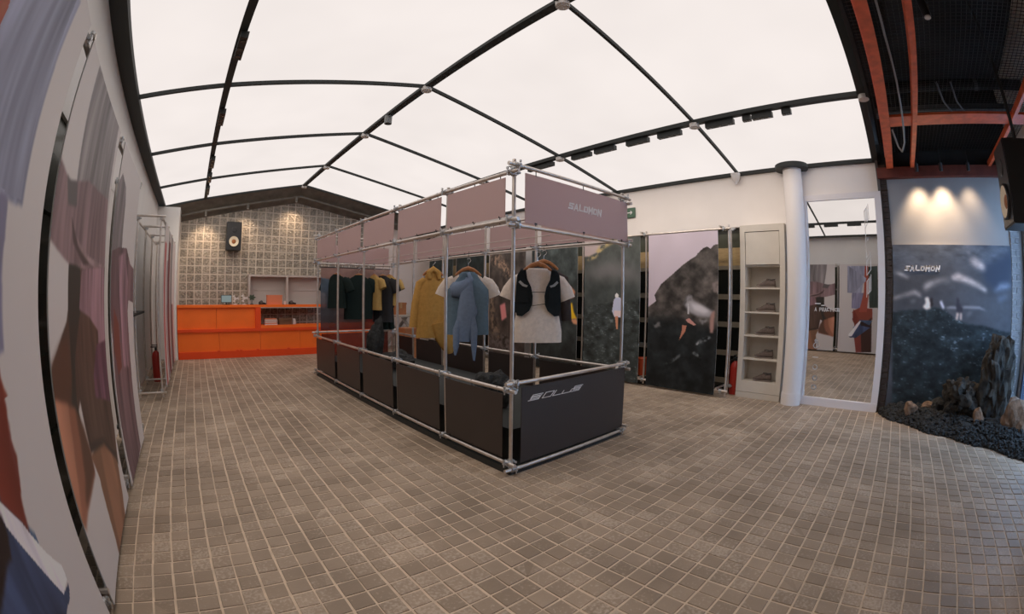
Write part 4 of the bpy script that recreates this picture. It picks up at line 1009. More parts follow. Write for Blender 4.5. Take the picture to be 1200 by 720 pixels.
def shoe(loc, rz, label):
    t = thing('running_shoe', loc, label, 'shoe', 'running shoes in the cabinet')
    Mx = Matrix.Translation(loc) @ Matrix.Rotation(rz, 4, 'Z')      # toe towards local +x
    #      x     half width  top height  bottom
    sec = [(-.140, .012, .060, .020), (-.134, .028, .105, .014), (-.115, .036, .118, .012), (-.08, .037, .108, .012), (-.045, .035, .104, .012), (-.015, .036, .110, .012), (.02, .039, .098, .012), (.055, .044, .078, .012), (.09, .046, .062, .014), (.118, .040, .052, .020), (.134, .026, .044, .028), (.141, .008, .036, .032)]
    def half(x, w, top, bot, k=14):
        pts = []
        for i in range(k + 1):
            a_ = math.pi * i / k; c_ = math.cos(a_); pts.append((x, w * math.copysign(abs(c_) ** .6, c_) * (1 - .38 * (math.sin(a_) ** 3) * (1 if top > .085 else .5)), bot + .016 + (top - bot - .016) * math.sin(a_) ** .8))
        return pts
    MB().loft([half(*q_) for q_ in sec]).xf(Mx).build('upper', um, t)
    rr = []
    for x, w, top, bot in sec: rr.append([(x * 1.02, w * 1.10, bot), (x * 1.02, w * 1.14, bot + .022), (x * 1.02, -w * 1.14, bot + .022), (x * 1.02, -w * 1.10, bot)])
    MB().loft([[(x, y, max(0, z - .012)) for x, y, z in r_] for r_ in rr], smooth=False).xf(Mx).build('sole', solem, t)
    MB().loft([[(-.078 + r_ * 1.7 * math.cos(a_), r_ * .8 * math.sin(a_), .112 + dz + .008 * abs(math.cos(a_))) for a_ in [2 * math.pi * i / 16 for i in range(16)]] for r_, dz in ((.034, -.006), (.032, .008), (.022, .008), (.018, -.01))], caps=False).xf(Mx).build('collar', lacem, t)
    for k in range(4):
        x = .0 + k * .020; z = .109 - k * .010
        MB().cyl(tuple(Mx @ Vector((x, -.026, z - .010))), tuple(Mx @ Vector((x + .004, 0, z + .002))), .003, 5).cyl(tuple(Mx @ Vector((x + .004, 0, z + .002))), tuple(Mx @ Vector((x, .026, z - .010))), .003, 5).build('lace', lacem, t)
    MB().box(-.030, -.004, -.016, .016, .095, .128).xf(Mx).build('tongue', um, t)
ordn = ['on the top shelf', 'on the second shelf from the top', 'on the middle shelf', 'on the second shelf from the bottom', 'on the bottom shelf']
for k, z in enumerate(SHZ): shoe((6.30, 1.785, z + .022), math.pi / 2 + .12, 'brown running shoe %s of the grey cabinet' % ordn[k])

# ================================================================== FIRE EXTINGUISHERS, EXIT SIGN, SMALL CEILING THINGS
def extinguisher(x, y, label):
    t = thing('fire_extinguisher', (x, y, 0), label, 'fire extinguisher', 'fire extinguishers')
    rings = [[(x + r * math.cos(a), y + r * math.sin(a), z) for a in [2 * math.pi * i / 20 for i in range(20)]] for z, r in ((.0, .07), (.02, .078), (.40, .078), (.46, .06), (.49, .025), (.50, .022))]
    MB().loft(rings).build('cylinder', M['red'], t)
    MB().box(x - .02, x + .02, y - .02, y + .02, .50, .54).box(x - .09, x + .03, y - .012, y + .012, .545, .56).box(x - .07, x + .03, y - .012, y + .012, .575, .588).build('valve_head', M['black'], t)
    MB().tube([(x, y + .02, .52), (x, y + .07, .50), (x, y + .095, .42), (x, y + .09, .2)], .011, 8).build('hose', M['blackplastic'], t)
extinguisher(6.335, 2.235, 'red fire extinguisher between the poster rack and shoe cabinet')
extinguisher(-.75, 7.75, 'red fire extinguisher behind the far left poster rack')
t = thing('orange_tub', (6.12, 3.77, 0), 'small orange red plastic tub on the floor behind the hoodie poster', 'tub')
tm = mat('tub_plastic', (.62, .09, .025), .4)
rings = [[(6.12 + r * .8 * math.cos(a), 3.77 + r * .8 * math.sin(a), z) for a in [2 * math.pi * i / 20 for i in range(20)]] for z, r in ((.14, .09), (.16, .098), (.40, .115), (.41, .122), (.43, .122), (.43, .108), (.19, .09))]
MB().loft(rings).build('tub_body', tm, t); MB().box(6.05, 6.19, 3.70, 3.84, 0, .14).build('stand_block', M['black'], t)
t = thing('exit_sign', (6.3, 4.25, 2.79), 'green exit sign with a white running figure on the wall', 'sign')
MB().box(6.285, 6.318, 4.07, 4.43, 2.78, 2.95).build('sign_box', mat('exit_green', (.03, .10, .055), .4), t)
sf = lambda u, v, q: (6.284 - q, -u, v)
mb = MB(); stroke(mb, [(-4.22, 2.865), (-4.12, 2.865)], .014, sf, 0, .002); stroke(mb, [(-4.15, 2.89), (-4.12, 2.865), (-4.15, 2.84)], .012, sf, 0, .002); mb.build('arrow', M['white_print'], t)
mb = MB(); stroke(mb, [(-4.34, 2.80), (-4.34, 2.93), (-4.26, 2.93), (-4.26, 2.80)], .012, sf, 0, .002); stroke(mb, [(-4.31, 2.80), (-4.30, 2.85), (-4.28, 2.90)], .016, sf, 0, .002); stroke(mb, [(-4.32, 2.87), (-4.27, 2.86)], .010, sf, 0, .002); mb.build('pictogram', M['white_print'], t)
t = thing('smoke_detector', (2.42, 5.53, 3.84), 'grey cylinder detector hanging from the ridge beam', 'detector')
MB().cyl((2.42, 5.53, 3.84), (2.42, 5.53, 3.955), .055, 20).build('housing', mat('detector_grey', (.22, .23, .23), .5), t); MB().cyl((2.42, 5.53, 3.832), (2.42, 5.53, 3.84), .035, 16).build('sensor_face', M['black'], t)
t = thing('dome_camera', (6.22, 2.19, 3.12), 'small white security camera under the wall eave', 'camera')
MB().loft([[(6.235 + r * math.cos(a), 2.19 + r * math.sin(a), z) for a in [2 * math.pi * i / 20 for i in range(20)]] for z, r in ((3.24, .07), (3.20, .068), (3.15, .045), (3.11, .018))]).build('dome', M['white'], t); MB().cyl((6.235, 2.19, 3.24), (6.235, 2.19, 3.262), .075, 20).build('mount_plate', M['white'], t)
# track spotlights: short black modules
TRACK_W = 15
LENS = mat('smoked_lens', (.05, .05, .05), .1)
tl_m = mat('track_black', (.016, .019, .018), .5)
def track_light(x, y0, y1, z, where, k, aim=(0, 0, -1)):
    t = thing('track_light', (x, (y0 + y1) / 2, z), '%s black track spotlight module under the %s beam' % (k, where), 'spotlight', 'track lights under the %s beam' % where)
    MB().box(x - .035, x + .035, y0, y1, z - .03, z + .035).build('module_body', tl_m, t)
    MB().box(x - .015, x + .015, (y0 + y1) / 2 - .05, (y0 + y1) / 2 + .05, z + .035, z + .075).build('track_adapter', tl_m, t)
    l = bpy.data.lights.new('module_light', 'SPOT'); l.energy = TRACK_W * (y1 - y0) / .35; l.color = (1, .86, .72); l.spot_size = math.radians(125); l.spot_blend = 1; l.shadow_soft_size = .06
    o = link('module_light', l); o.location = (x, (y0 + y1) / 2, z - .10); o.rotation_euler = Vector(aim).to_track_quat('-Z', 'Y').to_euler(); o.parent = t; o.matrix_parent_inverse = Matrix.Translation(-t.location)
    n = 3
    for q in range(n):
        y = y0 + (y1 - y0) * (q + .5) / n; MB().cyl((x, y, z - .034), (x, y, z - .029), .022, 12).build('lens', LENS, t)
TW = ['farthest', 'eighth', 'seventh', 'sixth', 'fifth', 'fourth', 'third', 'second', 'nearest']
for k, (ya, yb) in enumerate([(5.18, 4.62), (4.22, 3.86), (3.78, 3.42), (3.22, 2.87), (2.72, 2.38), (2.03, 1.66), (1.54, 1.44), (1.42, 1.17), (1.05, .94)]):
    track_light(4.84, yb, ya, 3.495, 'right', TW[k], (.75, 0, -1))
LW = ['nearest', 'second', 'third', 'fourth', 'fifth', 'sixth', 'seventh', 'farthest']
for k, (ya, yb) in enumerate([(.95, 1.35), (1.62, 2.02), (2.3, 2.7), (3.3, 3.7), (5.0, 5.4), (6.9, 7.4), (7.9, 8.4), (8.9, 9.5)]):  # last three modules are added to brighten the orange counter
    track_light(.10, ya, yb, 3.415, 'left', LW[k], (.35, .9 if k >= 5 else 0, -1))

# ================================================================== ORANGE STEEL FRAME OVER THE ENTRANCE
sf_ = thing('steel_frame', (4, -1, 3.12), 'orange painted steel beam frame under the entrance ceiling', 'frame')
def ibeam(x0, x1, y, w, z0, z1, m=M['beam_orange'], name='beam'):
    MB().box(x0, x1, y - w / 2, y + w / 2, z0, z0 + .014).box(x0, x1, y - .006, y + .006, z0 + .014, z1 - .014).box(x0, x1, y - w / 2, y + w / 2, z1 - .014, z1).build(name, m, sf_)
ibeam(1.2, 6.26, -.125, .10, 3.12, 3.30)
MB().box(1.2, 6.26, -.485, -.43, 3.12, 3.19).build('bar', M['beam_orange'], sf_)
MB().box(1.2, 6.26, -1.70, -1.655, 3.12, 3.19).build('bar', M['beam_orange'], sf_)
for x in (4.49, 2.13): MB().box(x, x + .27, -2.05, -.18, 3.15, 3.175).build('cross_beam', M['beam_orange'], sf_)
MB().prism([(4.45, 3.14), (4.78, 3.14), (4.78, 2.93), (4.70, 2.93)], lambda u, v, q: (u, -1.92 + q, v), 0, .015).build('gusset', M['beam_orange'], sf_)
# services seen through the mesh
t = thing('air_duct', (3.5, -1, 3.7), 'black square air duct above the wire mesh', 'duct')
MB().box(2.6, 3.9, -.75, -.35, 3.55, 3.95).build('duct_body', M['void'], t); MB().box(2.55, 2.6, -.78, -.32, 3.52, 3.98).build('flange', M['duct'], t)
t = thing('service_pipe', (4.9, -1, 3.6), 'dark service pipe crossing above the wire mesh', 'pipe')
MB().cyl((4.85, -2.05, 3.62), (4.85, -.05, 3.62), .06, 14).build('pipe_run', M['void'], t)
for y in (-.6, -1.4): MB().cyl((4.85, y, 3.62), (4.85, y + .05, 3.62), .07, 14).build('pipe_clamp', M['duct'], t)
t = thing('cable_tray', (5.3, -1, 3.5), 'grey perforated cable tray above the wire mesh', 'cable tray')
MB().box(5.22, 5.42, -2.05, -.05, 3.50, 3.515).box(5.22, 5.23, -2.05, -.05, 3.5, 3.56).box(5.41, 5.42, -2.05, -.05, 3.5, 3.56).build('tray', M['duct'], t)
t = thing('grey_cable', (4.4, -.3, 3.1), 'grey looped cable hanging beside the orange beam', 'cable')
pts = [(2.6, -.26, 3.34), (3.2, -.27, 3.30), (3.8, -.30, 3.22), (4.3, -.31, 3.08), (4.62, -.30, 2.93), (4.75, -.265, 2.88), (4.74, -.23, 2.93), (4.70, -.19, 3.10)]
MB().tube(pts, .010, 8).build('cable_loop', mat('grey_cable', (.33, .33, .33), .5), t)
t = thing('black_cable', (4.7, -1.1, 3.3), 'black cables sagging under the entrance mesh', 'cable')
for dy in (0, -.16): MB().tube([(4.2, -.75 + dy, 3.36), (4.6, -.85 + dy, 3.33), (5.0, -1.05 + dy, 3.30), (5.15, -1.3 + dy, 3.32), (5.0, -1.6 + dy, 3.36)], .011, 6).build('cable_run', M['blackplastic'], t)
t = thing('pendant_spot', (2.75, -.60, 3.25), 'small black spot lamp with a pale lens above the entrance', 'lamp')
MB().cyl((2.75, -.60, 3.14), (2.75, -.60, 3.30), .035, 14).cyl((2.75, -.60, 3.30), (2.75, -.60, 3.55), .008, 6).build('lamp_body', M['blackplastic'], t); MB().cyl((2.75, -.60, 3.132), (2.75, -.60, 3.14), .026, 14).build('lens', M['white'], t)
# wall wash lamps over the mural
WARM = (1.0, .72, .46)
def wash(y, e, who):
    t = thing('wash_lamp', (6.05, y, 3.08), 'small black wash lamp over the %s of the mural wall' % who, 'lamp', 'wash lamps over the mural')
    MB().cyl((6.10, y, 3.03), (6.08, y, 3.13), .028, 14).build('lamp_body', M['blackplastic'], t); MB().cyl((6.08, y, 3.13), (6.08, y, 3.36), .008, 6).build('stem', M['blackplastic'], t)
    l = bpy.data.lights.new('wash_light', 'SPOT'); l.energy = e; l.color = WARM; l.spot_size = math.radians(78); l.spot_blend = 1; l.shadow_soft_size = .05
    o = link('wash_light', l); o.location = (6.104, y, 3.02); o.rotation_euler = (Vector((.13, 0, -.42))).to_track_quat('-Z', 'Y').to_euler(); o.parent = t; o.matrix_parent_inverse = Matrix.Translation(-t.location)
wash(-.51, 50, 'left'); wash(-.87, 66, 'middle'); wash(-1.29, 22, 'right')
def block_lamp(x, e, who):
    t = thing('wall_lamp', (x, 10.72, 3.1), 'small dark lamp under the gable soffit %s' % who, 'lamp', 'lamps washing the glass block wall')
    z = roof_z(x) - .26
    MB().cyl((x, 10.55, z - .10), (x, 10.55, z + .02), .03, 12).build('lamp_body', M['soffit'], t); MB().cyl((x, 10.55, z - .108), (x, 10.55, z - .10), .024, 12).build('lens', M['white'], t)
    l = bpy.data.lights.new('lamp_light', 'SPOT'); l.energy = e; l.color = (1, .72, .48); l.spot_size = math.radians(95); l.spot_blend = 1; l.shadow_soft_size = .05
    o = link('lamp_light', l); o.location = (x, 10.55, z - .12); o.rotation_euler = Vector((0, .45, -.75)).to_track_quat('-Z', 'Y').to_euler(); o.parent = t; o.matrix_parent_inverse = Matrix.Translation(-t.location)
block_lamp(.12, 34, 'left of the mounted loudspeaker'); block_lamp(1.12, 24, 'right of the mounted loudspeaker'); block_lamp(2.3, 32, 'near the ridge')

# ================================================================== TRESTLE TABLE AND CARTONS
t = thing('trestle_table', (5.0, 9.7, 0), 'pale wooden trestle table with crossed legs by the plaster wall', 'table')
wm = mat('pale_timber', (.40, .36, .31), .6, var=.12, vscale=10)
MB().box(4.6, 5.5, 9.30, 10.55, .86, .90).build('table_top', wm, t)
for y in (9.42, 10.4):
    for s in (-1, 1):
        a = Vector((5.05 - s * .36, y + s * .02, .0)); b = Vector((5.05 + s * .34, y + s * .02, .86)); d = (b - a).normalized(); nrm = Vector((d.z, 0, -d.x)) * .035
        vs = [a + nrm, a - nrm, b - nrm, b + nrm]; mb = MB(); mb.add([v + Vector((0, -.02, 0)) for v in vs] + [v + Vector((0, .02, 0)) for v in vs], [(0, 1, 2, 3), (7, 6, 5, 4), (0, 4, 5, 1), (1, 5, 6, 2), (2, 6, 7, 3), (3, 7, 4, 0)]); mb.build('leg', wm, t)
MB().box(5.03, 5.07, 9.44, 10.38, .40, .46).build('stretcher', wm, t)
cm_ = mat('carton_orange', (.40, .155, .06), .7, var=.12, vscale=6); tp_ = mat('carton_tape', (.45, .26, .12), .4)
def carton(x0, x1, y0, y1, z0, z1, label):
    t = thing('shoe_carton', ((x0 + x1) / 2, (y0 + y1) / 2, z0), label, 'box', 'brown cartons by the trestle table')
    MB().box(x0, x1, y0, y1, z0, z1 - .05).build('carton_body', cm_, t); MB().box(x0 - .008, x1 + .008, y0 - .008, y1 + .008, z1 - .05, z1).build('lid', cm_, t)
    MB().box((x0 + x1) / 2 - .03, (x0 + x1) / 2 + .03, y0 - .011, y1 + .011, z1 - .14, z1 + .002).build('tape', tp_, t)
carton(4.75, 5.05, 9.85, 10.2, .90, 1.20, 'orange brown carton standing on the trestle table')
carton(4.35, 4.75, 8.55, 8.95, 0, .36, 'brown carton on the floor, lower of the two stacked ones')
carton(4.37, 4.74, 8.57, 8.93, .36, .66, 'brown carton stacked on another beside the mustard jacket')

# ================================================================== CLOTHES AND HANGERS
def ring(cx, cz, w, d, n=28, cy=0, fold=0, ph=0, k=7):
    out = []
    for i in range(n):
        a = 2 * math.pi * i / n; ca, sa = math.cos(a), math.sin(a)
        r = 1 + fold * math.sin(k * a + ph) + fold * .5 * math.sin((2 * k - 3) * a + ph * 1.7)
        out.append(Vector((cx + w * math.copysign(abs(ca) ** .8, ca) * (1 + .3 * (r - 1)), cy + d * math.copysign(abs(sa) ** .8, sa) * r, cz)))
    return out
def limb(pts, rad, n=14, fold=.1):
    """tube through pts with elliptical sections (half widths a, b)"""
    rings = []
    for i, p in enumerate(pts):
        p = Vector(p); q = Vector(pts[min(i + 1, len(pts) - 1)]); o_ = Vector(pts[max(i - 1, 0)]); d = (q - o_).normalized()
        u = Vector((0, 1, 0)); v = d.cross(u).normalized(); a, b = rad[i]
        rings.append([p + v * a * math.cos(t) * (1 + fold * math.sin(5 * t + i)) + u * b * math.sin(t) * (1 + fold * math.sin(4 * t + i * 1.3)) for t in [2 * math.pi * k / n for k in range(n)]])
    return rings
def hanger(loc, rz, label, top_z, wid=.145, group='wooden hangers'):
    """loc is the shoulder bar centre"""
    t = thing('wooden_hanger', loc, label, 'hanger', group)
    Mx = Matrix.Translation(loc) @ Matrix.Rotation(rz, 4, 'Z')
    pts = [(-wid, 0, -.065), (-wid * .75, 0, -.035), (-wid * .4, 0, .0), (0, 0, .018), (wid * .4, 0, .0), (wid * .75, 0, -.035), (wid, 0, -.065)]
    MB().loft(limb(pts, [(.012, .010), (.017, .012), (.021, .012), (.024, .012), (.021, .012), (.017, .012), (.012, .010)], 10, 0)).xf(Mx).build('shoulder_bar', M['wood_hanger'], t)
    hk = [(0, 0, .035), (0, 0, .075), (.018, 0, .088), (.028, 0, .105), (.018, 0, .125), (0, 0, .130), (-.016, 0, .118)]
    MB().tube([tuple(Mx @ Vector(p)) for p in hk], .0028, 6).build('hook', M['chrome'], t)
    a = Mx @ Vector((0, 0, .130))
    if top_z - a.z > .01: MB().cyl(tuple(a), (a.x, a.y, top_z), .0022, 5).build('cord', M['blackplastic'], t)
    return t
def top_garment(name, label, cat, loc, rz, m, L=.70, w=.24, ws=.19, d=.075, sl=.2, sw=.085, fold=.10, sleeves=True, sleeve_m=None, group=None, drop=.9, collar=None, seed=0, waist=1.0, hem_lift=None, neck=.085):
    """shirt hanging from loc = centre of the shoulder line; local x across, -y front"""
    t = thing(name, loc, label, cat, group)
    Mx = Matrix.Translation(loc) @ Matrix.Rotation(rz, 4, 'Z')
    rr = []
    prof = [(-L, 1.0, 1.0), (-L * .85, .985, .98), (-L * .62, .97 * waist, .92), (-L * .42, .98 * waist, .9), (-L * .26, 1.0, .85)]
    for k, (z, f, g_) in enumerate(prof): rr.append(ring(0, z, w * f, d * g_, fold=fold * (1 - .15 * k), ph=seed + k * .35))
    for z, ww, dd in ((-.13, (w + ws) / 2, d * .75), (-.075, ws, d * .62), (-.035, ws * .78, d * .5), (-.008, neck * 1.25, d * .48), (.006, neck, d * .46)): rr.append(ring(0, z, ww, dd, fold=fold * .25, ph=seed))
    MB().loft(rr, caps=False).xf(Mx).build('body', m, t)
    if sleeves:
        for s in (-1, 1):
            a = (s * ws * .80, 0, -.075); 
            pts = [a, (s * (ws + .03), 0, -.115), (s * (ws + sl * .55), 0, -.13 - sl * .45 * drop), (s * (ws + sl * .75), 0, -.13 - sl * 1.0 * drop)]
            MB().loft(limb(pts, [(sw * .72, d * .5), (sw * .95, d * .6), (sw, d * .62), (sw * 1.0, d * .60)], 14, .05), caps=False).xf(Mx).build('sleeve', sleeve_m or m, t)
    MB().loft([ring(0, .004, neck * .98, d * .47, 24), ring(0, .018, neck * .92, d * .45, 24), ring(0, .016, neck * .80, d * .38, 24), ring(0, -.01, neck * .82, d * .38, 24)], caps=False).xf(Mx).build('neckband' if not collar else 'collar', collar or m, t)
    return t, Mx
F = lambda n, c, **k: mat(n, c, .85, var=k.get('var', .08), vscale=30, bump=k.get('bump', .25), bscale=k.get('bs', 22), spec=.2)
TEE = F('cream_cotton', (.74, .65, .57)); BLK = F('black_mesh', (.012, .016, .018)); BRN = F('brown_shell', (.060, .046, .042))
BLU = F('steel_blue_shell', (.135, .205, .27)); LAV = F('pale_blue_shell', (.19, .255, .37)); MUS = F('mustard_shell', (.52, .29, .08), bump=.6, bs=14); YEL = F('sand_cotton', (.50, .32, .11))
GRN = F('black_green_cotton', (.012, .022, .020)); GRY = F('charcoal_cotton', (.035, .034, .036))
HZ = 1.895
def along(az_deg, u):                        # point on the wire at cross position u
    return u
# white T-shirt with running vest
p = (2.86, 2.93, 1.64); rz = math.radians(-38)
hanger((p[0], p[1], p[2] + .045), rz, 'orange wooden hanger carrying the cream T-shirt and black vest', HZ)
t, Mx = top_garment('tshirt', 'cream short sleeved T-shirt under a black running vest', 'T-shirt', p, rz, TEE, L=.67, w=.235, ws=.165, sl=.155, sw=.08, fold=.06, neck=.10, waist=.88)
vest = thing('running_vest', p, 'black sleeveless running vest worn over the cream T-shirt', 'vest')
def yf(x, z): return -.074 * math.sqrt(max(.05, 1 - (x / .25) ** 2)) - .010
def patch(poly, m, name, t_, Mx, th=.016, off=0):
    MB().prism(poly, lambda u, v, q: tuple(Mx @ Vector((u, yf(u, v) - off - q, v))), 0, th).build(name, m, t_)
for s in (-1, 1):
    poly = [(s * .118, .0), (s * .105, -.09), (s * .07, -.16), (s * .055, -.24), (s * .06, -.32), (s * .085, -.375), (s * .15, -.425), (s * .195, -.42), (s * .212, -.36), (s * .208, -.25), (s * .205, -.15), (s * .195, -.05), (s * .17, -.01)]
    patch(poly, BLK, 'front_panel', vest, Mx)
    patch([(s * .10, -.19), (s * .20, -.18), (s * .21, -.30), (s * .09, -.30)], BLK, 'pocket', vest, Mx, .012, .016)
    patch([(s * .10, -.145), (s * .13, -.135), (s * .17, -.10), (s * .185, -.115), (s * .15, -.150), (s * .11, -.162)], F('grey_logo', (.35, .36, .36)), 'emblem', vest, Mx, .003, .017)
    MB().loft(limb([(s * .15, -.06, -.01), (s * .15, -.02, .012), (s * .15, .03, .008), (s * .15, .07, -.06)], [(.012, .03)] * 4, 8, 0)).xf(Mx).build('shoulder_strap', BLK, vest)
MB().prism([(-.2, -.08), (.2, -.08), (.225, -.40), (-.225, -.40)], lambda u, v, q: tuple(Mx @ Vector((u, .076 * math.sqrt(max(.05, 1 - (u / .27) ** 2)) + q, v))), 0, .014).build('back_panel', BLK, vest)
for z, dz in ((-.205, .0), (-.33, .02)): MB().cyl(tuple(Mx @ Vector((-.06, yf(0, 0) - .01, z))), tuple(Mx @ Vector((.06, yf(0, 0) - .01, z + dz))), .003, 6).build('chest_cord', BLK, vest)
# brown jacket behind it
p = (3.13, 3.12, 1.69)
hanger((p[0], p[1], p[2] + .045), rz, 'orange wooden hanger behind the cream T-shirt hanger', HZ)
t, Mx = top_garment('jacket', 'dark brown long jacket hanging behind the cream T-shirt', 'jacket', p, rz, BRN, L=.74, w=.19, ws=.165, sl=.09, sw=.06, drop=4.5, fold=.09, seed=2)
# blue outfit
p = (2.84, 4.02, 1.64); rz = math.radians(-30)
hanger((p[0], p[1], p[2] + .045), rz, 'orange wooden hanger carrying the blue vest outfit', HZ)
t, Mx = top_garment('tshirt', 'cream T-shirt under the steel blue vest', 'T-shirt', p, rz, TEE, L=.62, w=.20, ws=.19, sl=.14, sw=.082, fold=.05, seed=3, d=.06)
t, Mx = top_garment('gilet', 'steel blue sleeveless gilet over a cream T-shirt', 'gilet', p, rz, BLU, L=.68, w=.245, ws=.155, sleeves=False, fold=.10, seed=5, d=.088, collar=BLU)
MB().box(-.006, .006, -.094, -.086, -.66, -.03).xf(Mx).build('zip', M['blackplastic'], t)
sc = thing('wind_jacket', p, 'pale blue shell jacket knotted around the steel blue gilet', 'jacket')
MB().loft(limb([(-.20, -.07, -.20), (-.14, -.11, -.19), (-.05, -.12, -.14), (.02, -.12, -.06), (-.01, -.07, .01)], [(.06, .035), (.085, .035), (.06, .03), (.03, .025), (.02, .02)], 14, .16)).xf(Mx).build('draped_body', LAV, sc)
MB().loft(limb([(.0, -.115, -.05), (-.03, -.125, -.22), (-.02, -.125, -.42), (-.05, -.12, -.60), (-.05, -.12, -.75)], [(.035, .02), (.07, .03), (.10, .03), (.09, .03), (.06, .02)], 14, .18)).xf(Mx).build('hanging_panel', LAV, sc)
for x, z1 in ((-.135, -.90), (.055, -.96)):
    MB().loft(limb([(x * .6, -.12, -.45), (x, -.125, -.62), (x * 1.05, -.12, -.8), (x * 1.1, -.12, z1)], [(.035, .02), (.04, .022), (.032, .02), (.012, .012)], 12, .14)).xf(Mx).build('sleeve', LAV, sc)
# mustard jacket
p = (2.84, 4.80, 1.66); rz = math.radians(-22)
hanger((p[0], p[1], p[2] + .05), rz, 'pale wooden hanger carrying the mustard jacket', HZ, .13)
t, Mx = top_garment('jacket', 'mustard yellow crumpled shell jacket hanging inside the stand', 'jacket', p, rz, MUS, L=.80, w=.215, ws=.13, sl=.15, sw=.062, drop=3.6, fold=.16, seed=8, d=.10)
MB().loft(limb([(-.05, -.06, -.06), (-.06, -.05, .02), (0, -.02, .06), (.06, -.05, .02), (.07, -.06, -.06)], [(.025, .025), (.035, .03), (.04, .04), (.035, .03), (.025, .025)], 12, .15)).xf(Mx).build('hood', MUS, t)
MB().loft(limb([(.08, -.08, -.60), (.14, -.09, -.78), (.20, -.08, -.92), (.22, -.08, -1.0)], [(.13, .05), (.12, .05), (.09, .04), (.03, .02)], 14, .18)).xf(Mx).build('loose_flap', MUS, t)
# row on the far end rail
yR = SF.y + SL - .06
def row(name, label, cat, x, m, rz, hl, L=.66, w=.24, sl=.16, **k):
    p = (x, yR, 1.72)
    hanger((x, yR, 1.73), rz, hl, HZ + .03, .14)
    return top_garment(name, label, cat, p, rz, m, L=L, w=w, sl=sl, **k)
row('tshirt', 'black green T-shirt, leftmost on the far rail of the stand', 'T-shirt', 2.38, GRN, math.radians(-55), 'wooden hanger of the leftmost black green T-shirt', w=.20, L=.56)
row('tshirt', 'wide black green T-shirt in the middle of the far rail', 'T-shirt', 2.80, GRN, math.radians(-14), 'pale wooden hanger of the wide black green T-shirt', L=.76, w=.26)
row('tshirt', 'sand yellow T-shirt seen edge-on beside the wide black one', 'T-shirt', 3.10, YEL, math.radians(-75), 'wooden hanger of the edge-on sand T-shirt', L=.60, w=.20, sl=.1)
row('tshirt', 'charcoal long T-shirt on the far rail', 'T-shirt', 3.27, GRY, math.radians(-55), 'wooden hanger of the charcoal T-shirt', L=.82, w=.22)
row('tshirt', 'sand yellow T-shirt, rightmost on the far rail', 'T-shirt', 3.40, YEL, math.radians(-62), 'wooden hanger of the rightmost sand T-shirt', L=.52, w=.17, sl=.12)
t = thing('trousers', (3.42, yR, 1.2), 'black green trousers hanging under the rightmost sand T-shirt', 'trousers')
for s in (-1, 1):
    MB().loft(limb([(3.41 + s * .045, yR + .05, 1.24), (3.41 + s * .055, yR + .05, 1.0), (3.42 + s * .06, yR + .05, .76)], [(.065, .05), (.06, .045), (.055, .04)], 12, .08)).build('trouser_leg', GRN, t)
MB().loft([ring(3.41, z, w_, .05, 20, yR + .05) for z, w_ in ((1.16, .125), (1.24, .115), (1.72, .10))]).build('waist', GRN, t)

# ================================================================== ROCKS
def rock_mesh(seed, r=(1, 1, 1), sub=3, rough=.35, m=None, holes=0):
    b = bmesh.new(); bmesh.ops.create_icosphere(b, subdivisions=sub, radius=1)
    g_ = random.Random(seed); from_n = [Vector((g_.gauss(0, 1), g_.gauss(0, 1), g_.gauss(0, 1))).normalized() for _ in range(14)]
    hv = [g_.uniform(.55, .95) for _ in from_n]
    from mathutils import noise as mn
    off = Vector((seed * 3.1, seed * 1.7, seed))
    for v in b.verts:
        d = v.co.normalized(); L = 1.0
        for n_, h_ in zip(from_n, hv):                    # facets
            c = d.dot(n_)
            if c > .05: L = min(L, h_ / c)
        L *= 1 + rough * .5 * mn.noise(d * 2.2 + off) + rough * .28 * mn.noise(d * 6 + off)
        if holes: L *= 1 - holes * max(0, mn.noise(d * 5 + off * 2) - .05)
        v.co = Vector((d.x * r[0], d.y * r[1], d.z * r[2])) * L
    me = bpy.data.meshes.new('rock'); b.to_mesh(me); b.free(); me.materials.append(m or M['rock'])
    return me
def rock(label, loc, r, seed, m=None, sub=3, rough=.35, rz=0, group='stones of the lava display', cat='rock', holes=0):
    o = link('lava_rock', rock_mesh(seed, r, sub, rough, m, holes)); o.location = loc; o.rotation_euler = (0, 0, rz)
    return tag(o, label, cat, group)
M['rock_mix'] = mat('mottled_lava', (.032, .027, .021), .85, var=.95, vscale=9, bump=1, bscale=20)
rock('tall black lava boulder against the pale brick edge', (5.93, -1.62, .50), (.30, .30, .66), 3, sub=4, rough=.5, m=M['rock_mix'], holes=.5)
rock('porous tan and black lava boulder in front of the mural', (5.88, -1.08, .34), (.30, .34, .34), 5, sub=4, rough=.6, m=M['rock_mix'], holes=.7)
rock('brown boulder nearest the shopfront, at the picture edge', (5.45, -1.83, .20), (.30, .26, .30), 8, m=M['rock_tan'], sub=3)
rock('pointed tan stone at the left end of the gravel', (5.95, -.42, .15), (.09, .12, .13), 12, m=M['rock_tan'])
rock('low tan stone right of the pointed tan stone', (6.08, -.66, .17), (.10, .12, .10), 14, m=M['rock_tan'])
rock('small flat tan stone in front of the porous boulder', (5.84, -1.20, .13), (.11, .13, .08), 17, m=M['rock_tan'])
rock('upright light brown stone between the two big boulders', (5.62, -1.36, .16), (.10, .12, .15), 19, m=M['rock_tan'], sub=3)
rock('black rounded stone at the foot of the tall boulder', (5.55, -1.60, .12), (.13, .14, .12), 23)
rock('black jagged stone left of the porous boulder', (6.03, -.80, .17), (.14, .16, .14), 27, rough=.6)
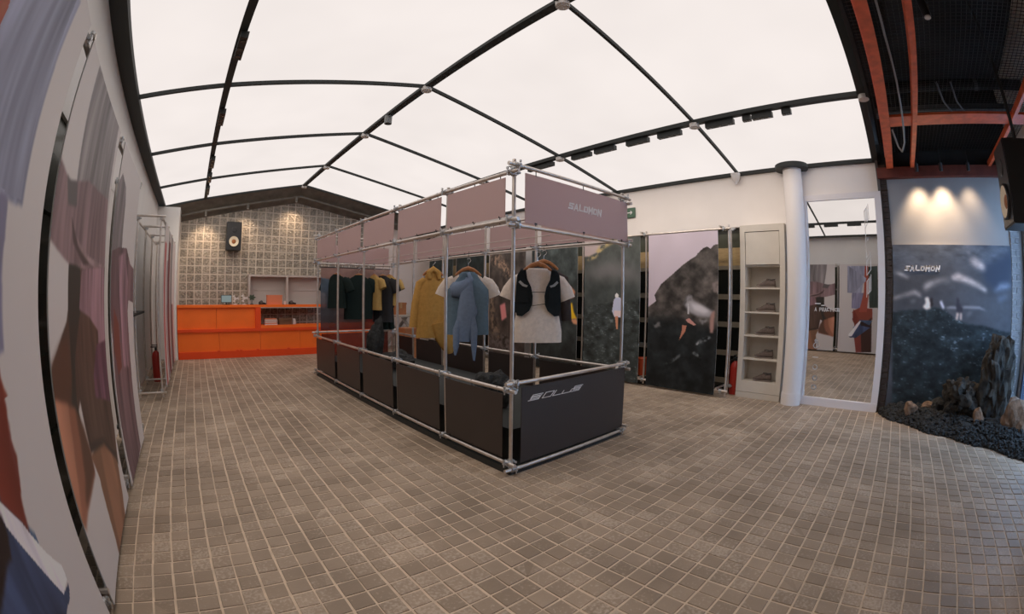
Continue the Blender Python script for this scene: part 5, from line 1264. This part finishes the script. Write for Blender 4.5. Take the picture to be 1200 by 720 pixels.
# gravel bed
edge = [(6.26, .03), (5.93, -.13), (5.80, -.36), (5.46, -.64), (5.36, -.92), (5.17, -1.12), (5.02, -1.44), (4.81, -1.63), (4.62, -1.86), (4.50, -2.08)]
def edge_x(y):
    for (xa, ya), (xb, yb) in zip(edge[:-1], edge[1:]):
        if yb <= y <= ya: return xa + (xb - xa) * (ya - y) / (ya - yb)
    return edge[-1][0]
gb = MB(); ny, nx = 44, 30; gv = []
from mathutils import noise as mnoise
for j in range(ny):
    y = .02 - j / (ny - 1) * 2.08; xe = edge_x(y)
    for i in range(nx):
        f = i / (nx - 1); x = xe + (6.285 - xe) * f
        z = .16 * min(1, (x - xe) * 2.2) ** .7 + .05 * mnoise.noise(Vector((x * 4, y * 4, 0))) * min(1, f * 4) - .01
        gv.append((x, y, max(.0, z)))
gb.add(gv, [(j * nx + i, j * nx + i + 1, (j + 1) * nx + i + 1, (j + 1) * nx + i) for j in range(ny - 1) for i in range(nx - 1)], True)
pebs = [rock_mesh(100 + k, (1, 1, .8), 1, .4) for k in range(6)]
pv_ = [[tuple(v.co) for v in me.vertices] for me in pebs]; pf_ = [[tuple(p_.vertices) for p_ in me.polygons] for me in pebs]
gr = random.Random(5)
for n in range(2600):
    y = .01 - gr.random() * 2.05; xe = edge_x(y) - .02; x = xe + (6.26 - xe) * gr.random() ** 1.15; s = gr.uniform(.012, .034) * (1.4 if gr.random() < .1 else 1)
    z = .16 * min(1, max(0, x - xe) * 2.2) ** .7 + .004; k = n % 6; c_, s_ = math.cos(n), math.sin(n)
    gb.add([(x + (a * c_ - b_ * s_) * s, y + (a * s_ + b_ * c_) * s, z + d_ * s) for a, b_, d_ in pv_[k]], pf_[k])
o = gb.build('lava_gravel', M['rock']); tag(o, 'bed of loose black lava gravel at the foot of the mural', 'gravel'); o['kind'] = 'stuff'
# dark rocks lying inside the display stand
rock('tall slanted black stone inside the far end of the stand', (2.62, 6.15, .70), (.16, .13, .40), 41, sub=3, rough=.4, group='stones inside the display stand')
rock('low black stone beside the slanted one inside the stand', (2.75, 5.6, .46), (.24, .2, .16), 43, group='stones inside the display stand')
rock('mossy black stone just behind the front skirt of the stand', (2.55, 3.20, .52), (.2, .18, .22), 47, rough=.5, group='stones inside the display stand')
